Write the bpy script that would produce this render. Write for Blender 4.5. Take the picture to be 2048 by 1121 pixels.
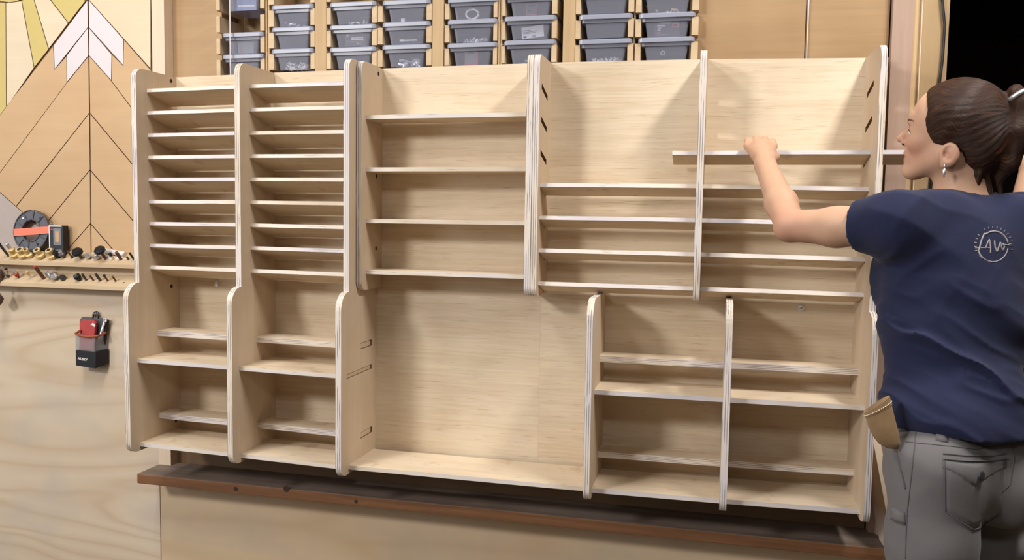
import bpy, bmesh, math, random
import numpy as np
from mathutils import Vector, Matrix
from mathutils.geometry import tessellate_polygon

random.seed(7)
for _o in list(bpy.data.objects):
    bpy.data.objects.remove(_o)
SC = bpy.context.scene
COL = SC.collection

# ------------------------------------------------------------------ camera
FPX = 1679.72                                   # focal length in pixels of the 2048 px wide frame
CAM = Vector((0.57451, -2.48068, 1.34778))
CR = Vector((0.97118682, 0.2378171, 0.01546592))
CU = Vector((-0.03272691, 0.06880488, 0.99709319))
CF = Vector((-0.23606168, 0.96886992, -0.07460541))
cam_data = bpy.data.cameras.new('camera')
cam = bpy.data.objects.new('camera', cam_data)
COL.objects.link(cam)
cam_data.sensor_width = 36.0
cam_data.lens = 36.0 * FPX / 2048.0
cam_data.clip_start = 0.05
_m = Matrix((CR, CU, -CF)).transposed().to_4x4()
_m.translation = CAM
cam.matrix_world = _m
SC.camera = cam

# ------------------------------------------------------------------ world, lights, exposure
world = bpy.data.worlds.new('world')
SC.world = world
world.use_nodes = True
world.node_tree.nodes['Background'].inputs[0].default_value = (0.9, 0.92, 1.0, 1)
world.node_tree.nodes['Background'].inputs[1].default_value = 0.02


def area(name, loc, target, sx, sy, watts, color):
    d = bpy.data.lights.new(name, 'AREA')
    d.shape = 'RECTANGLE'
    d.size, d.size_y = sx, sy
    d.energy = watts
    d.color = color
    o = bpy.data.objects.new(name, d)
    COL.objects.link(o)
    o.location = loc
    o.rotation_euler = (Vector(target) - Vector(loc)).to_track_quat('-Z', 'Y').to_euler()
    return o


LAMP = (1.0, 0.965, 0.92)
COOL = (1.0, 0.985, 0.97)
area('ceiling_lamp_east', (1.55, -1.00, 3.2), (1.55, -1.00, 0), 0.26, 0.9, 78, LAMP)
area('ceiling_lamp_west', (-1.15, -1.60, 3.2), (-1.15, -1.60, 0), 0.5, 1.5, 56, LAMP)
area('ceiling_lamp_rear', (-2.5, -3.8, 2.9), (0.3, 0.0, 0.7), 0.7, 0.5, 100, COOL)
area('window_daylight', (-4.4, -3.4, 1.8), (0.6, -0.2, 1.0), 1.7, 1.5, 84, (0.90, 0.94, 1.0))
area('ceiling_lamp_front', (1.0, -4.0, 3.2), (0.6, -1.5, 0), 1.6, 0.5, 26, COOL)

SC.view_settings.view_transform = 'Standard'
SC.view_settings.look = 'None'
SC.view_settings.gamma = 1.0
SC.view_settings.exposure = 0.0
SC.view_settings.use_curve_mapping = False
SC.cycles.max_bounces = 8
SC.cycles.diffuse_bounces = 5
SC.cycles.transparent_max_bounces = 16


def spot(px, py, depth):
    """the place at a given distance in front of the photographer seen at a pixel of the photograph"""
    return CAM + (CF + CR * ((px - 1024) / FPX) - CU * ((py - 560.5) / FPX)) * depth


def at(px, py, axis, val):
    """where the sight line of a pixel meets a real plane x, y or z = val"""
    d = CF + CR * ((px - 1024) / FPX) - CU * ((py - 560.5) / FPX)
    i = 'XYZ'.index(axis)
    return CAM + d * ((val - CAM[i]) / d[i])


# ------------------------------------------------------------------ materials
def srgb(r, g, b):
    f = lambda c: (c / 255 / 12.92) if c / 255 <= 0.04045 else ((c / 255 + 0.055) / 1.055) ** 2.4
    return (f(r), f(g), f(b), 1.0)


class NT:
    def __init__(s, name):
        s.m = bpy.data.materials.new(name)
        s.m.use_nodes = True
        s.t = s.m.node_tree
        s.b = s.t.nodes['Principled BSDF']

    def n(s, kind, **kw):
        o = s.t.nodes.new(kind)
        for k, v in kw.items():
            if k.startswith('_'):
                setattr(o, k[1:], v)
            else:
                o.inputs[k.replace('__', ' ')].default_value = v
        return o

    def l(s, a, b):
        s.t.links.new(a, b)

    def coord(s, scale=(1, 1, 1), rand=1.0, kind='Object'):
        tc = s.n('ShaderNodeTexCoord')
        mp = s.n('ShaderNodeMapping')
        mp.inputs['Scale'].default_value = scale
        s.l(tc.outputs[kind], mp.inputs['Vector'])
        if not rand:
            return mp.outputs[0]
        oi = s.n('ShaderNodeObjectInfo')
        mul = s.n('ShaderNodeVectorMath', _operation='SCALE')
        mul.inputs[0].default_value = (13.1 * rand, 7.7 * rand, 9.3 * rand)
        s.l(oi.outputs['Random'], mul.inputs['Scale'])
        add = s.n('ShaderNodeVectorMath', _operation='ADD')
        s.l(mp.outputs[0], add.inputs[0])
        s.l(mul.outputs[0], add.inputs[1])
        return add.outputs[0]

    def noise(s, vec, scale, detail=4, rough=0.55, dist=0.0):
        o = s.n('ShaderNodeTexNoise', Scale=scale, Detail=detail, Roughness=rough, Distortion=dist)
        s.l(vec, o.inputs['Vector'])
        return o.outputs['Fac']

    def ramp(s, fac, stops):
        o = s.n('ShaderNodeValToRGB')
        e = o.color_ramp.elements
        while len(e) < len(stops):
            e.new(0.5)
        for i, (p, c) in enumerate(stops):
            e[i].position = p
            e[i].color = c
        s.l(fac, o.inputs[0])
        return o.outputs[0]

    def mix(s, fac, a, b, mode='MIX'):
        o = s.n('ShaderNodeMix', _data_type='RGBA', _blend_type=mode)
        for sock, v in ((o.inputs[0], fac), (o.inputs[6], a), (o.inputs[7], b)):
            if hasattr(v, 'node'):
                s.l(v, sock)
            else:
                sock.default_value = v
        return o.outputs[2]

    def math(s, op, a, b=0.0):
        o = s.n('ShaderNodeMath', _operation=op)
        for sock, v in ((o.inputs[0], a), (o.inputs[1], b)):
            if hasattr(v, 'node'):
                s.l(v, sock)
            else:
                sock.default_value = v
        return o.outputs[0]

    def bump(s, fac, strength=0.2, dist=0.002):
        o = s.n('ShaderNodeBump', Strength=strength, Distance=dist)
        s.l(fac, o.inputs['Height'])
        s.l(o.outputs[0], s.b.inputs['Normal'])

    def base(s, col, rough=0.6, spec=0.3, metal=0.0):
        if hasattr(col, 'node'):
            s.l(col, s.b.inputs['Base Color'])
        else:
            s.b.inputs['Base Color'].default_value = col
        s.b.inputs['Roughness'].default_value = rough
        s.b.inputs['Specular IOR Level'].default_value = spec
        s.b.inputs['Metallic'].default_value = metal
        return s.m


def plain(name, col, rough=0.5, spec=0.4, metal=0.0, var=0.12, scale=30):
    t = NT(name)
    v = t.coord()
    f = t.noise(v, scale, 3)
    dark = tuple(c * (1 - var) for c in col[:3]) + (1,)
    lite = tuple(min(1, c * (1 + var)) for c in col[:3]) + (1,)
    return t.base(t.mix(f, dark, lite), rough, spec, metal)


def wood(name, lo, hi, axis='X', fine=1.0, streak=0.5, rough=0.62, knots=None, bump=0.08, flecks=False):
    """plain sliced veneer: long streaks along an axis plus soft blotches"""
    t = NT(name)
    st = {'X': (1.2, 22, 22), 'Y': (22, 1.2, 22), 'Z': (22, 22, 1.2)}[axis]
    fi = {'X': (6, 160, 160), 'Y': (160, 6, 160), 'Z': (160, 160, 6)}[axis]
    a = t.noise(t.coord(st), 1.0, 5, 0.6, 0.6)
    b = t.noise(t.coord(fi), 1.0, 3, 0.6)
    c = t.noise(t.coord((2.2, 2.2, 2.2)), 1.3, 3)
    f = t.math('ADD', t.math('MULTIPLY', a, streak), t.math('MULTIPLY', b, 0.3 * fine))
    f = t.math('ADD', f, t.math('MULTIPLY', c, 0.85 - streak))
    col = t.ramp(f, [(0.36, lo), (0.72, hi)])
    if knots:
        vo = t.n('ShaderNodeTexVoronoi', Scale=knots[0], Randomness=1.0)
        t.l(t.coord((1, 1, 1)), vo.inputs['Vector'])
        k = t.ramp(vo.outputs['Distance'], [(knots[1], (1, 1, 1, 1)), (knots[1] * 2.0, (0, 0, 0, 1))])
        col = t.mix(k, col, knots[2])
    if flecks:
        fv = t.noise(t.coord((14, 14, 260)), 1.0, 3, 0.55)
        col = t.mix(t.ramp(fv, [(0.60, (0, 0, 0, 1)), (0.74, (0.5, 0.5, 0.5, 1))]), col, srgb(160, 128, 92))
    t.bump(b, bump, 0.001)
    return t.base(col, rough, 0.25)


def ply_edge(name, axis, thick, plies, along, wide=0.17, thr=0.42):
    """sawn plywood edge: pale laminations with broken dark glue lines"""
    t = NT(name)
    tc = t.n('ShaderNodeTexCoord')
    sep = t.n('ShaderNodeSeparateXYZ')
    t.l(tc.outputs['Object'], sep.inputs[0])
    sc = {'X': (4, 30, 30), 'Y': (30, 4, 30), 'Z': (30, 30, 4)}[along]
    w = t.noise(t.coord(sc), 1.0, 2)
    d = t.noise(t.coord(tuple(x * 2.0 for x in sc)), 1.0, 3, 0.6)
    c = t.math('MULTIPLY', sep.outputs['XYZ'.index(axis)], plies / thick)
    c = t.math('ADD', c, t.math('MULTIPLY', w, 0.17))
    c = t.math('ADD', c, 0.35)
    fr = t.math('ABSOLUTE', t.math('SUBTRACT', t.math('FRACT', c), 0.5))
    line = t.math('LESS_THAN', fr, wide)
    brk = t.ramp(d, [(thr, (0, 0, 0, 1)), (thr + 0.10, (1, 1, 1, 1))])
    m = t.math('MULTIPLY', line, brk)
    blot = t.noise(t.coord(tuple(x * 0.5 for x in sc)), 1.0, 2)
    pale = t.ramp(blot, [(0.35, srgb(200, 184, 163)), (0.47, srgb(218, 207, 194)), (0.62, srgb(206, 198, 198)), (0.75, srgb(192, 186, 191))])
    col = t.mix(t.math('MULTIPLY', m, 0.85), pale, srgb(124, 112, 108))
    return t.base(col, 0.7, 0.2)


M = {}
M['ply_x'] = wood('birch_veneer_grain_across', srgb(189, 165, 134), srgb(215, 198, 173), 'X', fine=1.5, streak=0.35, flecks=True)
M['ply_z'] = wood('birch_veneer_grain_up', srgb(185, 162, 135), srgb(207, 189, 166), 'Z', fine=0.6, streak=0.3)
M['edge_xz'] = ply_edge('birch_edge_upright', 'X', 0.018, 3, 'Z')
M['edge_zx'] = ply_edge('birch_edge_thin_shelf', 'Z', 0.012, 2, 'X', 0.12, 0.58)
M['edge_zx_thick'] = ply_edge('birch_edge_thick_shelf', 'Z', 0.018, 4, 'X')
M['slot_cut'] = plain('shaded_slot', srgb(104, 78, 52), 0.8)  # shade inside the slots put into the colour of their cut walls
M['pine_sheet'] = None


def sheet(name, cols, warp, wave, low=0.3, high=0.75):
    """rotary cut plywood: wandering cathedral figure"""
    t = NT(name)
    v = t.coord((0.42, 1, 2.3), 0)
    w = t.n('ShaderNodeTexNoise', Scale=warp, Detail=3.0, Roughness=0.4, Distortion=0.35)
    t.l(v, w.inputs['Vector'])
    r = t.math('FRACT', t.math('MULTIPLY', w.outputs['Fac'], wave))
    saw = t.ramp(r, [(0.0, (0.75, 0.75, 0.75, 1)), (0.18, (0.3, 0.3, 0.3, 1)), (0.5, (0.08, 0.08, 0.08, 1)), (0.85, (0.4, 0.4, 0.4, 1)), (1.0, (0.75, 0.75, 0.75, 1))])
    b = t.noise(t.coord((3, 60, 45)), 1.0, 4)
    g = t.noise(t.coord((1.6, 2, 3.0)), 1.4, 4)
    col = t.mix(g, cols[0], cols[1])
    col = t.mix(t.math('MULTIPLY', saw, 0.55), col, cols[2])
    col = t.mix(t.math('MULTIPLY', b, 0.25), col, cols[3])
    gp = t.noise(t.coord((2.5, 2, 3.5)), 1.1, 3)
    col = t.mix(t.ramp(gp, [(0.5, (0, 0, 0, 1)), (0.72, (0.75, 0.75, 0.75, 1))]), col, cols[3])
    return t.base(col, 0.75, 0.15)


M['pine_sheet'] = sheet('figured_pine_plywood', (srgb(204, 184, 154), srgb(220, 204, 180), srgb(172, 136, 94), srgb(186, 174, 164)), 1.15, 13.0)
M['brown_sheet'] = sheet('brown_plywood', (srgb(206, 180, 146), srgb(216, 194, 162), srgb(176, 140, 98), srgb(186, 168, 146)), 0.9, 8.0)
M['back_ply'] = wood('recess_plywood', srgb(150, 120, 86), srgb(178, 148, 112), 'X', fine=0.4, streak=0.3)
M['recess_dark'] = wood('shaded_recess_plywood', srgb(110, 86, 62), srgb(138, 112, 84), 'X', fine=0.4, streak=0.3)  # darker plywood, with the shade of the recess put into its tone
M['stud'] = wood('fir_stud', srgb(172, 144, 106), srgb(196, 168, 130), 'Z', fine=0.7)
M['stud_dim'] = wood('dim_lit_plywood_jamb', srgb(150, 124, 90), srgb(172, 146, 110), 'Z', fine=0.5)  # dim light beside the doorway put into the jamb colour
M['stud_pink'] = wood('fir_stud_rosy', srgb(154, 128, 112), srgb(174, 148, 132), 'Z', fine=0.7)
M['stud_pale'] = wood('pale_trim', srgb(206, 184, 160), srgb(222, 202, 180), 'Z', fine=0.5)
M['ledge_wood'] = wood('weathered_redwood_plank', srgb(98, 66, 44), srgb(140, 98, 66), 'X', fine=1.0, streak=0.6)
M['ledge_top'] = wood('dusty_plank_top', srgb(84, 68, 58), srgb(136, 122, 112), 'X', streak=0.45)
M['bit_rail'] = wood('bit_rail_wood', srgb(186, 160, 126), srgb(208, 186, 154), 'X', fine=0.5)
M['tan'] = wood('tan_mural_veneer', srgb(188, 154, 116), srgb(202, 170, 132), 'X', fine=0.4, streak=0.3)
M['cream'] = wood('cream_mural_veneer', srgb(206, 188, 158), srgb(222, 205, 178), 'X', fine=0.3, streak=0.35)
M['snow'] = plain('white_mural_paint', srgb(208, 199, 200), 0.6, var=0.03)
M['yellow'] = plain('yellow_mural_paint', srgb(194, 174, 106), 0.6, var=0.05)
M['grey_paint'] = plain('grey_mural_paint', srgb(172, 158, 150), 0.6, var=0.06)
M['groove'] = plain('burnt_groove', srgb(122, 92, 66), 0.8)
M['black'] = plain('black_plastic', (0.012, 0.012, 0.014, 1), 0.45)
M['dark_hole'] = plain('dark_screw_hole', (0.02, 0.014, 0.01, 1), 0.8)
M['dark_knot'] = plain('dark_knot', srgb(58, 38, 26), 0.7, var=.4, scale=120)
M['steel'] = plain('bright_steel', (0.8, 0.8, 0.82, 1), 0.4, 0.5, 0.9)
M['gunmetal'] = plain('dark_steel', (0.09, 0.09, 0.10, 1), 0.35, 0.5, 0.7)
M['brass'] = plain('brass', srgb(232, 202, 140), 0.35, 0.5, 0.25)
M['brown_metal'] = plain('bronzed_shank', srgb(112, 70, 48), 0.5)
M['red'] = plain('red_plastic', srgb(176, 66, 62), 0.5)
M['orange'] = plain('orange_plastic', srgb(244, 126, 100), 0.6, var=0.04)
M['rust'] = plain('orange_brown_rim', srgb(150, 80, 48), 0.5)
M['grey_plastic'] = plain('slate_plastic', srgb(84, 84, 90), 0.5)
M['white'] = plain('white_card', srgb(226, 222, 220), 0.6, var=0.03)
M['cord_white'] = plain('white_cord', srgb(206, 202, 206), 0.7)
M['dark_wall'] = plain('unlit_storeroom_black', (0.006, 0.0055, 0.006, 1), 0.9, 0.1)
M['dark_brown'] = plain('unlit_storeroom_brown', (0.016, 0.011, 0.009, 1), 0.9, 0.1)
M['room'] = plain('room_paint', srgb(88, 76, 62), 0.8, 0.1)
M['floor'] = plain('concrete', srgb(96, 84, 72), 0.7, 0.2, scale=4)
M['fuzzy'] = plain('dark_bristle', srgb(86, 66, 54), 0.9, var=0.6, scale=60)


def clear_plastic(name, col, opacity, rough=0.25):
    t = NT(name)
    p = t.b
    p.inputs['Base Color'].default_value = col
    p.inputs['Roughness'].default_value = rough
    tr = t.n('ShaderNodeBsdfTransparent', Color=(0.93, 0.94, 1.0, 1))
    mx = t.n('ShaderNodeMixShader')
    mx.inputs[0].default_value = opacity
    t.l(tr.outputs[0], mx.inputs[1])
    t.l(p.outputs[0], mx.inputs[2])
    t.l(mx.outputs[0], t.t.nodes['Material Output'].inputs['Surface'])
    return t.m


M['tub'] = clear_plastic('smoky_tub_plastic', srgb(165, 167, 182), 0.40)
M['lid'] = clear_plastic('frosted_lid_plastic', srgb(150, 153, 168), 0.93, 0.35)
M['film'] = clear_plastic('clear_mesh_window', srgb(170, 168, 170), 0.45)


# ------------------------------------------------------------------ building helpers
class MB:
    def __init__(s):
        s.v, s.f, s.m = [], [], []

    def add(s, vs, fs, mi=0):
        k = len(s.v)
        s.v += [tuple(v) for v in vs]
        for i, f in enumerate(fs):
            s.f.append(tuple(k + j for j in f))
            s.m.append(mi if isinstance(mi, int) else mi[i])

    def box(s, lo, hi, mi=0):
        """mi: one slot, or six for -x +x -y +y -z +z"""
        x0, y0, z0 = lo
        x1, y1, z1 = hi
        vs = [(x0, y0, z0), (x1, y0, z0), (x1, y1, z0), (x0, y1, z0), (x0, y0, z1), (x1, y0, z1), (x1, y1, z1), (x0, y1, z1)]
        fs = [(0, 4, 7, 3), (1, 2, 6, 5), (0, 1, 5, 4), (3, 7, 6, 2), (0, 3, 2, 1), (4, 5, 6, 7)]
        s.add(vs, fs, mi)

    def hull(s, bottom, top, mi=0):
        """two matching loops joined by quads and capped"""
        n = len(bottom)
        fs = [(i, (i + 1) % n, n + (i + 1) % n, n + i) for i in range(n)]
        fs += [tuple(reversed(range(n))), tuple(range(n, 2 * n))]
        s.add(list(bottom) + list(top), fs, mi)

    def tube(s, pts, rad, seg=8, mi=0, cap=True):
        pts = [Vector(p) for p in pts]
        rad = rad if isinstance(rad, (list, tuple)) else [rad] * len(pts)
        rings = []
        ref = None
        for i, p in enumerate(pts):
            d = (pts[min(i + 1, len(pts) - 1)] - pts[max(i - 1, 0)]).normalized()
            if ref is None:
                ref = Vector((0, 0, 1)) if abs(d.z) < 0.9 else Vector((1, 0, 0))
            a = d.cross(ref).normalized()
            b = d.cross(a).normalized()
            ref = -b if False else ref
            rings.append([p + (a * math.cos(2 * math.pi * j / seg) + b * math.sin(2 * math.pi * j / seg)) * rad[i] for j in range(seg)])
        vs = [v for r in rings for v in r]
        fs = []
        for i in range(len(pts) - 1):
            for j in range(seg):
                fs.append((i * seg + j, i * seg + (j + 1) % seg, (i + 1) * seg + (j + 1) % seg, (i + 1) * seg + j))
        if cap:
            fs.append(tuple(range(seg)))
            fs.append(tuple(range((len(pts) - 1) * seg, len(pts) * seg)))
        s.add(vs, fs, mi)

    def build(s, name, mats, parent=None, loc=(0, 0, 0), smooth=False, bevel=0.0):
        me = bpy.data.meshes.new(name)
        me.from_pydata(s.v, [], s.f)
        for m in mats if isinstance(mats, (list, tuple)) else [mats]:
            me.materials.append(M[m] if isinstance(m, str) else m)
        me.polygons.foreach_set('material_index', s.m)
        bm = bmesh.new()
        bm.from_mesh(me)
        bmesh.ops.recalc_face_normals(bm, faces=bm.faces)
        bm.to_mesh(me)
        bm.free()
        if smooth:
            me.polygons.foreach_set('use_smooth', [True] * len(me.polygons))
        o = bpy.data.objects.new(name, me)
        COL.objects.link(o)
        o.location = loc
        if parent:
            o.parent = parent
        if bevel:
            b = o.modifiers.new('soft edge', 'BEVEL')
            b.width = bevel
            b.segments = 2
            b.limit_method = 'ANGLE'
            b.angle_limit = math.radians(50)
        return o


def tag(o, label=None, cat=None, group=None, kind=None):
    for k, v in (('label', label), ('category', cat), ('group', group), ('kind', kind)):
        if v:
            o[k] = v
    return o


def thing(name, label, cat, loc=(0, 0, 0), group=None):
    o = bpy.data.objects.new(name, None)
    o.empty_display_size = 0.05
    COL.objects.link(o)
    o.location = loc
    return tag(o, label, cat, group)


def round_poly(pts, radii, n=6):
    out = []
    k = len(pts)
    for i in range(k):
        p, r = Vector(pts[i]), radii[i]
        if r <= 0:
            out.append(tuple(p))
            continue
        a = (Vector(pts[i - 1]) - p).normalized()
        b = (Vector(pts[(i + 1) % k]) - p).normalized()
        ang = a.angle(b)
        t = r / math.tan(ang / 2)
        c = p + (a + b).normalized() * (r / math.sin(ang / 2))
        s, e = p + a * t - c, p + b * t - c
        tot = s.angle(e)
        for j in range(n + 1):
            w = j / n
            v = (s * math.sin((1 - w) * tot) + e * math.sin(w * tot)) / math.sin(tot)
            out.append(tuple(c + v))
    return out


def slab(mb, outer, holes, f, lo, hi, face=0, edge=1, hole_mat=None):
    """extrude a 2-d outline with holes; f(u, v, t) gives the 3-d point"""
    loops = [outer] + holes
    tris = tessellate_polygon([[Vector((p[0], p[1], 0)) for p in lp] for lp in loops])
    flat = [p for lp in loops for p in lp]
    n = len(flat)
    vs = [f(p[0], p[1], lo) for p in flat] + [f(p[0], p[1], hi) for p in flat]
    fs, ms = [], []
    for t in tris:
        fs.append(tuple(t))
        fs.append(tuple(n + i for i in reversed(t)))
        ms += [face, face]
    k = 0
    for li, lp in enumerate(loops):
        for i in range(len(lp)):
            j = (i + 1) % len(lp)
            fs.append((k + i, k + j, n + k + j, n + k + i))
            ms.append(edge if li == 0 or hole_mat is None else hole_mat)
        k += len(lp)
    mb.add(vs, fs, ms)


# ------------------------------------------------------------------ the room
YW = 0.03                                       # face of the timber framed wall
XS = -1.2965                                    # seam between the left and right wall sheets


def structure(name, parts, mats, parent=None, **kw):
    mb = MB()
    for p in parts:
        mb.box(*p)
    o = mb.build(name, mats, parent, **kw)
    if parent is None:
        o['kind'] = 'structure'
    return o


structure('floor', [((-4.7, -4.6, -0.1), (3.3, 3.2, 0.0))], 'floor')
structure('ceiling', [((-4.7, -4.6, 3.30), (3.3, 0.26, 3.40))], 'room')
structure('wall_left', [((-4.7, -4.6, 0), (-4.6, 0.26, 3.30))], 'room')
structure('wall_right', [((3.2, -4.6, 0), (3.3, 0.26, 3.30))], 'room')
structure('wall_front', [((-4.6, -4.6, 0), (3.2, -4.5, 3.30))], 'room')
structure('wall_deep', [((-4.7, 0.2, 0), (1.158, 0.26, 3.30))], 'back_ply')
# unlit storeroom through the opening on the right, its darkness put into near-black colours
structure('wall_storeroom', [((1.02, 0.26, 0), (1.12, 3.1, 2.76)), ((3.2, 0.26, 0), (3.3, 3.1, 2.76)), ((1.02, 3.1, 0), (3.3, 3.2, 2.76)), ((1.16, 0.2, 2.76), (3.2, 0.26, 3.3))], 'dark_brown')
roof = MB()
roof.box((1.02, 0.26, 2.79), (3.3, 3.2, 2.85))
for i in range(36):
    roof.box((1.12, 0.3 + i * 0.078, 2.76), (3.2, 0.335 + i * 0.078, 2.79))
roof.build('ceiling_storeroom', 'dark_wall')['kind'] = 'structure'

# wall sheets
wall = bpy.data.objects.new('wall_back', None)
COL.objects.link(wall)
wall['kind'] = 'structure'
structure('plywood_sheet', [((-4.6, YW, 0), (XS - 0.0015, 0.199, 1.28))], 'pine_sheet', wall)
structure('plywood_sheet', [((XS + 0.0015, YW, 0), (1.09, 0.199, 0.432))], 'brown_sheet', wall)
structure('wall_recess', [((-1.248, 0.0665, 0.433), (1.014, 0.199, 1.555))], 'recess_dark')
structure('wall_upper_left', [((-1.248, 0.072, 1.56), (-1.0615, 0.199, 3.30))], 'back_ply')
up_r = bpy.data.objects.new('wall_upper_right', None)
COL.objects.link(up_r)
up_r['kind'] = 'structure'
structure('plywood_sheet', [((0.476, 0.055, 1.56), (0.795, 0.199, 3.30))], 'back_ply', up_r)
structure('plywood_sheet', [((0.797, 0.055, 1.56), (1.014, 0.199, 3.30))], 'back_ply', up_r)

# studs and trim
structure('trim_1', [((XS, YW - 0.004, 0.464), (-1.2486, 0.2, 3.30))], 'stud_pale')
n = 1


def px_x(px, y=YW, py=95):
    return at(px, py, 'Y', y).x


for a, b, key in ((630.5, 652.5, 'stud'), (864.5, 887, 'stud'), (1125.5, 1150, 'stud')):
    n += 1
    structure('trim_%d' % n, [((px_x(a), YW, 1.5), (px_x(b), 0.2, 3.30))], key)
structure('trim_5', [((1.0185, YW + 0.002, 0.464), (1.0718, 0.2, 3.30))], 'stud_pink')
structure('trim_6', [((1.0718, YW + 0.006, 0.464), (1.0905, 0.2, 3.30))], 'stud')
end = MB()
end.box((1.0915, YW - 0.004, 0.0), (1.158, 0.2, 3.30))
end.build('trim_7', 'stud_dim')['kind'] = 'structure'
edge = MB()
edge.box((1.0895, YW - 0.005, 0.464), (1.0918, YW + 0.01, 3.30))
edge.build('trim_8', 'stud_pale')['kind'] = 'structure'

# weathered ledge below the shelving
lg = MB()
lg.box((-1.2985, -0.0865, 0.433), (1.10, 0.066, 0.4665), [0, 0, 0, 0, 0, 1])
lo = lg.build('ledge', ['ledge_wood', 'ledge_top'], bevel=0.003)
for px, py, rx in ((471.5, 979, .008), (573, 978.5, .011), (712, 1004, .006)):
    kx = at(px, py, 'Y', -0.0866)
    kn = MB()
    kn.tube([(kx.x, -0.0864, kx.z), (kx.x, -0.0869, kx.z)], rx, 14)
    kn.build('knot', 'dark_knot', lo)
tag(lo, 'long weathered reddish-brown plank ledge on the wall below the pale shelving', 'ledge')


# ------------------------------------------------------------------ the shelving
TB = [(-1.21, -0.008, 0.0095), (-0.83, -0.001, 0.002), (-0.474, 0.002, -0.006), (-0.45, 0.003, -0.006), (0.079, 0.0055, -0.006),
      (0.26, 0.005, -0.0055), (0.52, 0.003, -0.003), (0.61, 0.001, -0.002), (0.97, -0.007, 0.004)]


def settle(x, z):
    """the real unit is a few millimetres out of true: vertical offset at a place on it"""
    x = min(max(x, TB[0][0]), TB[-1][0])
    for a, b in zip(TB, TB[1:]):
        if x <= b[0]:
            w = (x - a[0]) / (b[0] - a[0])
            t, o = a[1] + (b[1] - a[1]) * w, a[2] + (b[2] - a[2]) * w
            break
    k = (z - 0.58) / 1.22
    return o + (t - o) * k


ZT, ZB, ZS, ZM = 1.800, 0.58, 1.1235, 1.1241
D1, DM, D2 = 0.2017, 0.1548, 0.2551
T = 0.018
unit = thing('shelving_unit', 'large pale birch plywood wall shelving with many slatted and open compartments', 'shelving unit', (0, 0, ZB))


def full_profile():
    return round_poly([(0, ZB), (-D2, ZB), (-D2, ZS), (-D1, ZS), (-D1, ZT), (0, ZT)], [0, 0.034, 0.052, 0, 0.032, 0], 7)


def box_profile(d, z0, z1, r0=0.026, r1=0.026):
    return round_poly([(0, z0), (-d, z0), (-d, z1), (0, z1)], [0, r0, r1, 0], 7)


def slot(y0, z0, y1, z1, t):
    """the four corners of a slit from the front top corner to the back top corner"""
    return [(y0, z0), (y1, z1), (y1, z1 - t), (y0, z0 - t)]


def panel(name, x, profile, holes=(), splay=0.0, T=0.018):
    mb = MB()
    f = lambda y, z, t: (t - y * splay, y, z + settle(x, z) - ZB)
    slab(mb, profile, list(holes), f, 0.0, T, 0, 1, 2)
    return mb.build(name, ['ply_z', 'edge_xz', 'slot_cut'], unit, (x, 0, 0))


YFR, YBR = -0.125, -0.042
ZR = [1.7200, 1.6285, 1.5360, 1.4445, 1.3525, 1.2595, 1.1655]      # slots of the slanted strips
rslots = [slot(YFR - 0.002, z + 0.002, YBR, z - 0.0215, 0.0155) for z in ZR]
lower_slots = [slot(-0.118, 0.960, -0.034, 0.960, 0.019), slot(-0.218, 0.8815, -0.034, 0.8815, 0.0135), slot(-0.116, 0.683, -0.03, 0.683, 0.019)]
P1 = panel('side_panel', -1.2046, full_profile())
P2 = panel('divider', -0.8463, full_profile())
P3 = panel('divider', -0.4922, full_profile(), lower_slots)
P4 = panel('divider', -0.4726, box_profile(DM, ZM, ZT))
P5 = panel('divider', 0.0420, box_profile(DM, ZM, ZT))
P6 = panel('divider', 0.0608, box_profile(DM, ZM, ZT), rslots)
P7 = panel('divider', 0.5141, box_profile(DM, ZM, ZT), rslots)
Z9 = at(1198, 595, 'Y', -0.19).z
P9 = panel('divider', 0.2397, box_profile(D2, ZB, Z9, 0.034, 0.055))
P10 = panel('divider', 0.6023, box_profile(D2, ZB, Z9 + 0.001, 0.034, 0.05))
P8 = panel('side_panel', 0.949, full_profile(), rslots, 0.027, 0.0150)


def shelf(x0, x1, y0, depth, ztop, thick, drop=0.0, name='shelf', cross=False):
    mb = MB()
    nx = 4
    loc = Vector((0, y0, ztop))
    a = -math.asin(drop / depth) if drop else 0.0
    for i in range(nx + 1):
        x = x0 + (x1 - x0) * i / nx
        dz = settle(x, ztop) / math.cos(a)
        mb.v += [(x, 0, -thick + dz), (x, depth, -thick + dz), (x, depth, dz), (x, 0, dz)]
    for i in range(nx):
        k, q = 4 * i, 4 * i + 4
        for e, mi in ((0, 0), (1, 1), (2, 0), (3, 1)):
            mb.f.append((k + e, k + (e + 1) % 4, q + (e + 1) % 4, q + e))
            mb.m.append(mi)
    mb.f += [(0, 1, 2, 3), (4 * nx + 3, 4 * nx + 2, 4 * nx + 1, 4 * nx)]
    mb.m += [1, 1]
    o = mb.build(name, ['ply_x', 'edge_zx_thick' if thick > 0.015 else 'edge_zx'], unit)
    o.location = (0, y0, ztop - ZB)
    o.rotation_euler[0] = a
    return o


for x0, x1 in ((-1.188, -0.8455), (-0.8297, -0.4912)):
    for k in range(9):
        shelf(x0, x1, -0.146, 0.119, 1.7405 - 0.0707 * k, 0.0115, 0.031)
    shelf(x0, x1, -0.118, 0.083, 0.9585, 0.018)
    shelf(x0, x1, -0.218, 0.183, 0.8800, 0.012)
    shelf(x0, x1, -0.115, 0.083, 0.6815, 0.018)
    shelf(x0, x1, -0.212, 0.192, 0.6060, 0.012)
shelf(-0.4755, 0.2407, -0.205, 0.190, 0.6060, 0.012)
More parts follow.
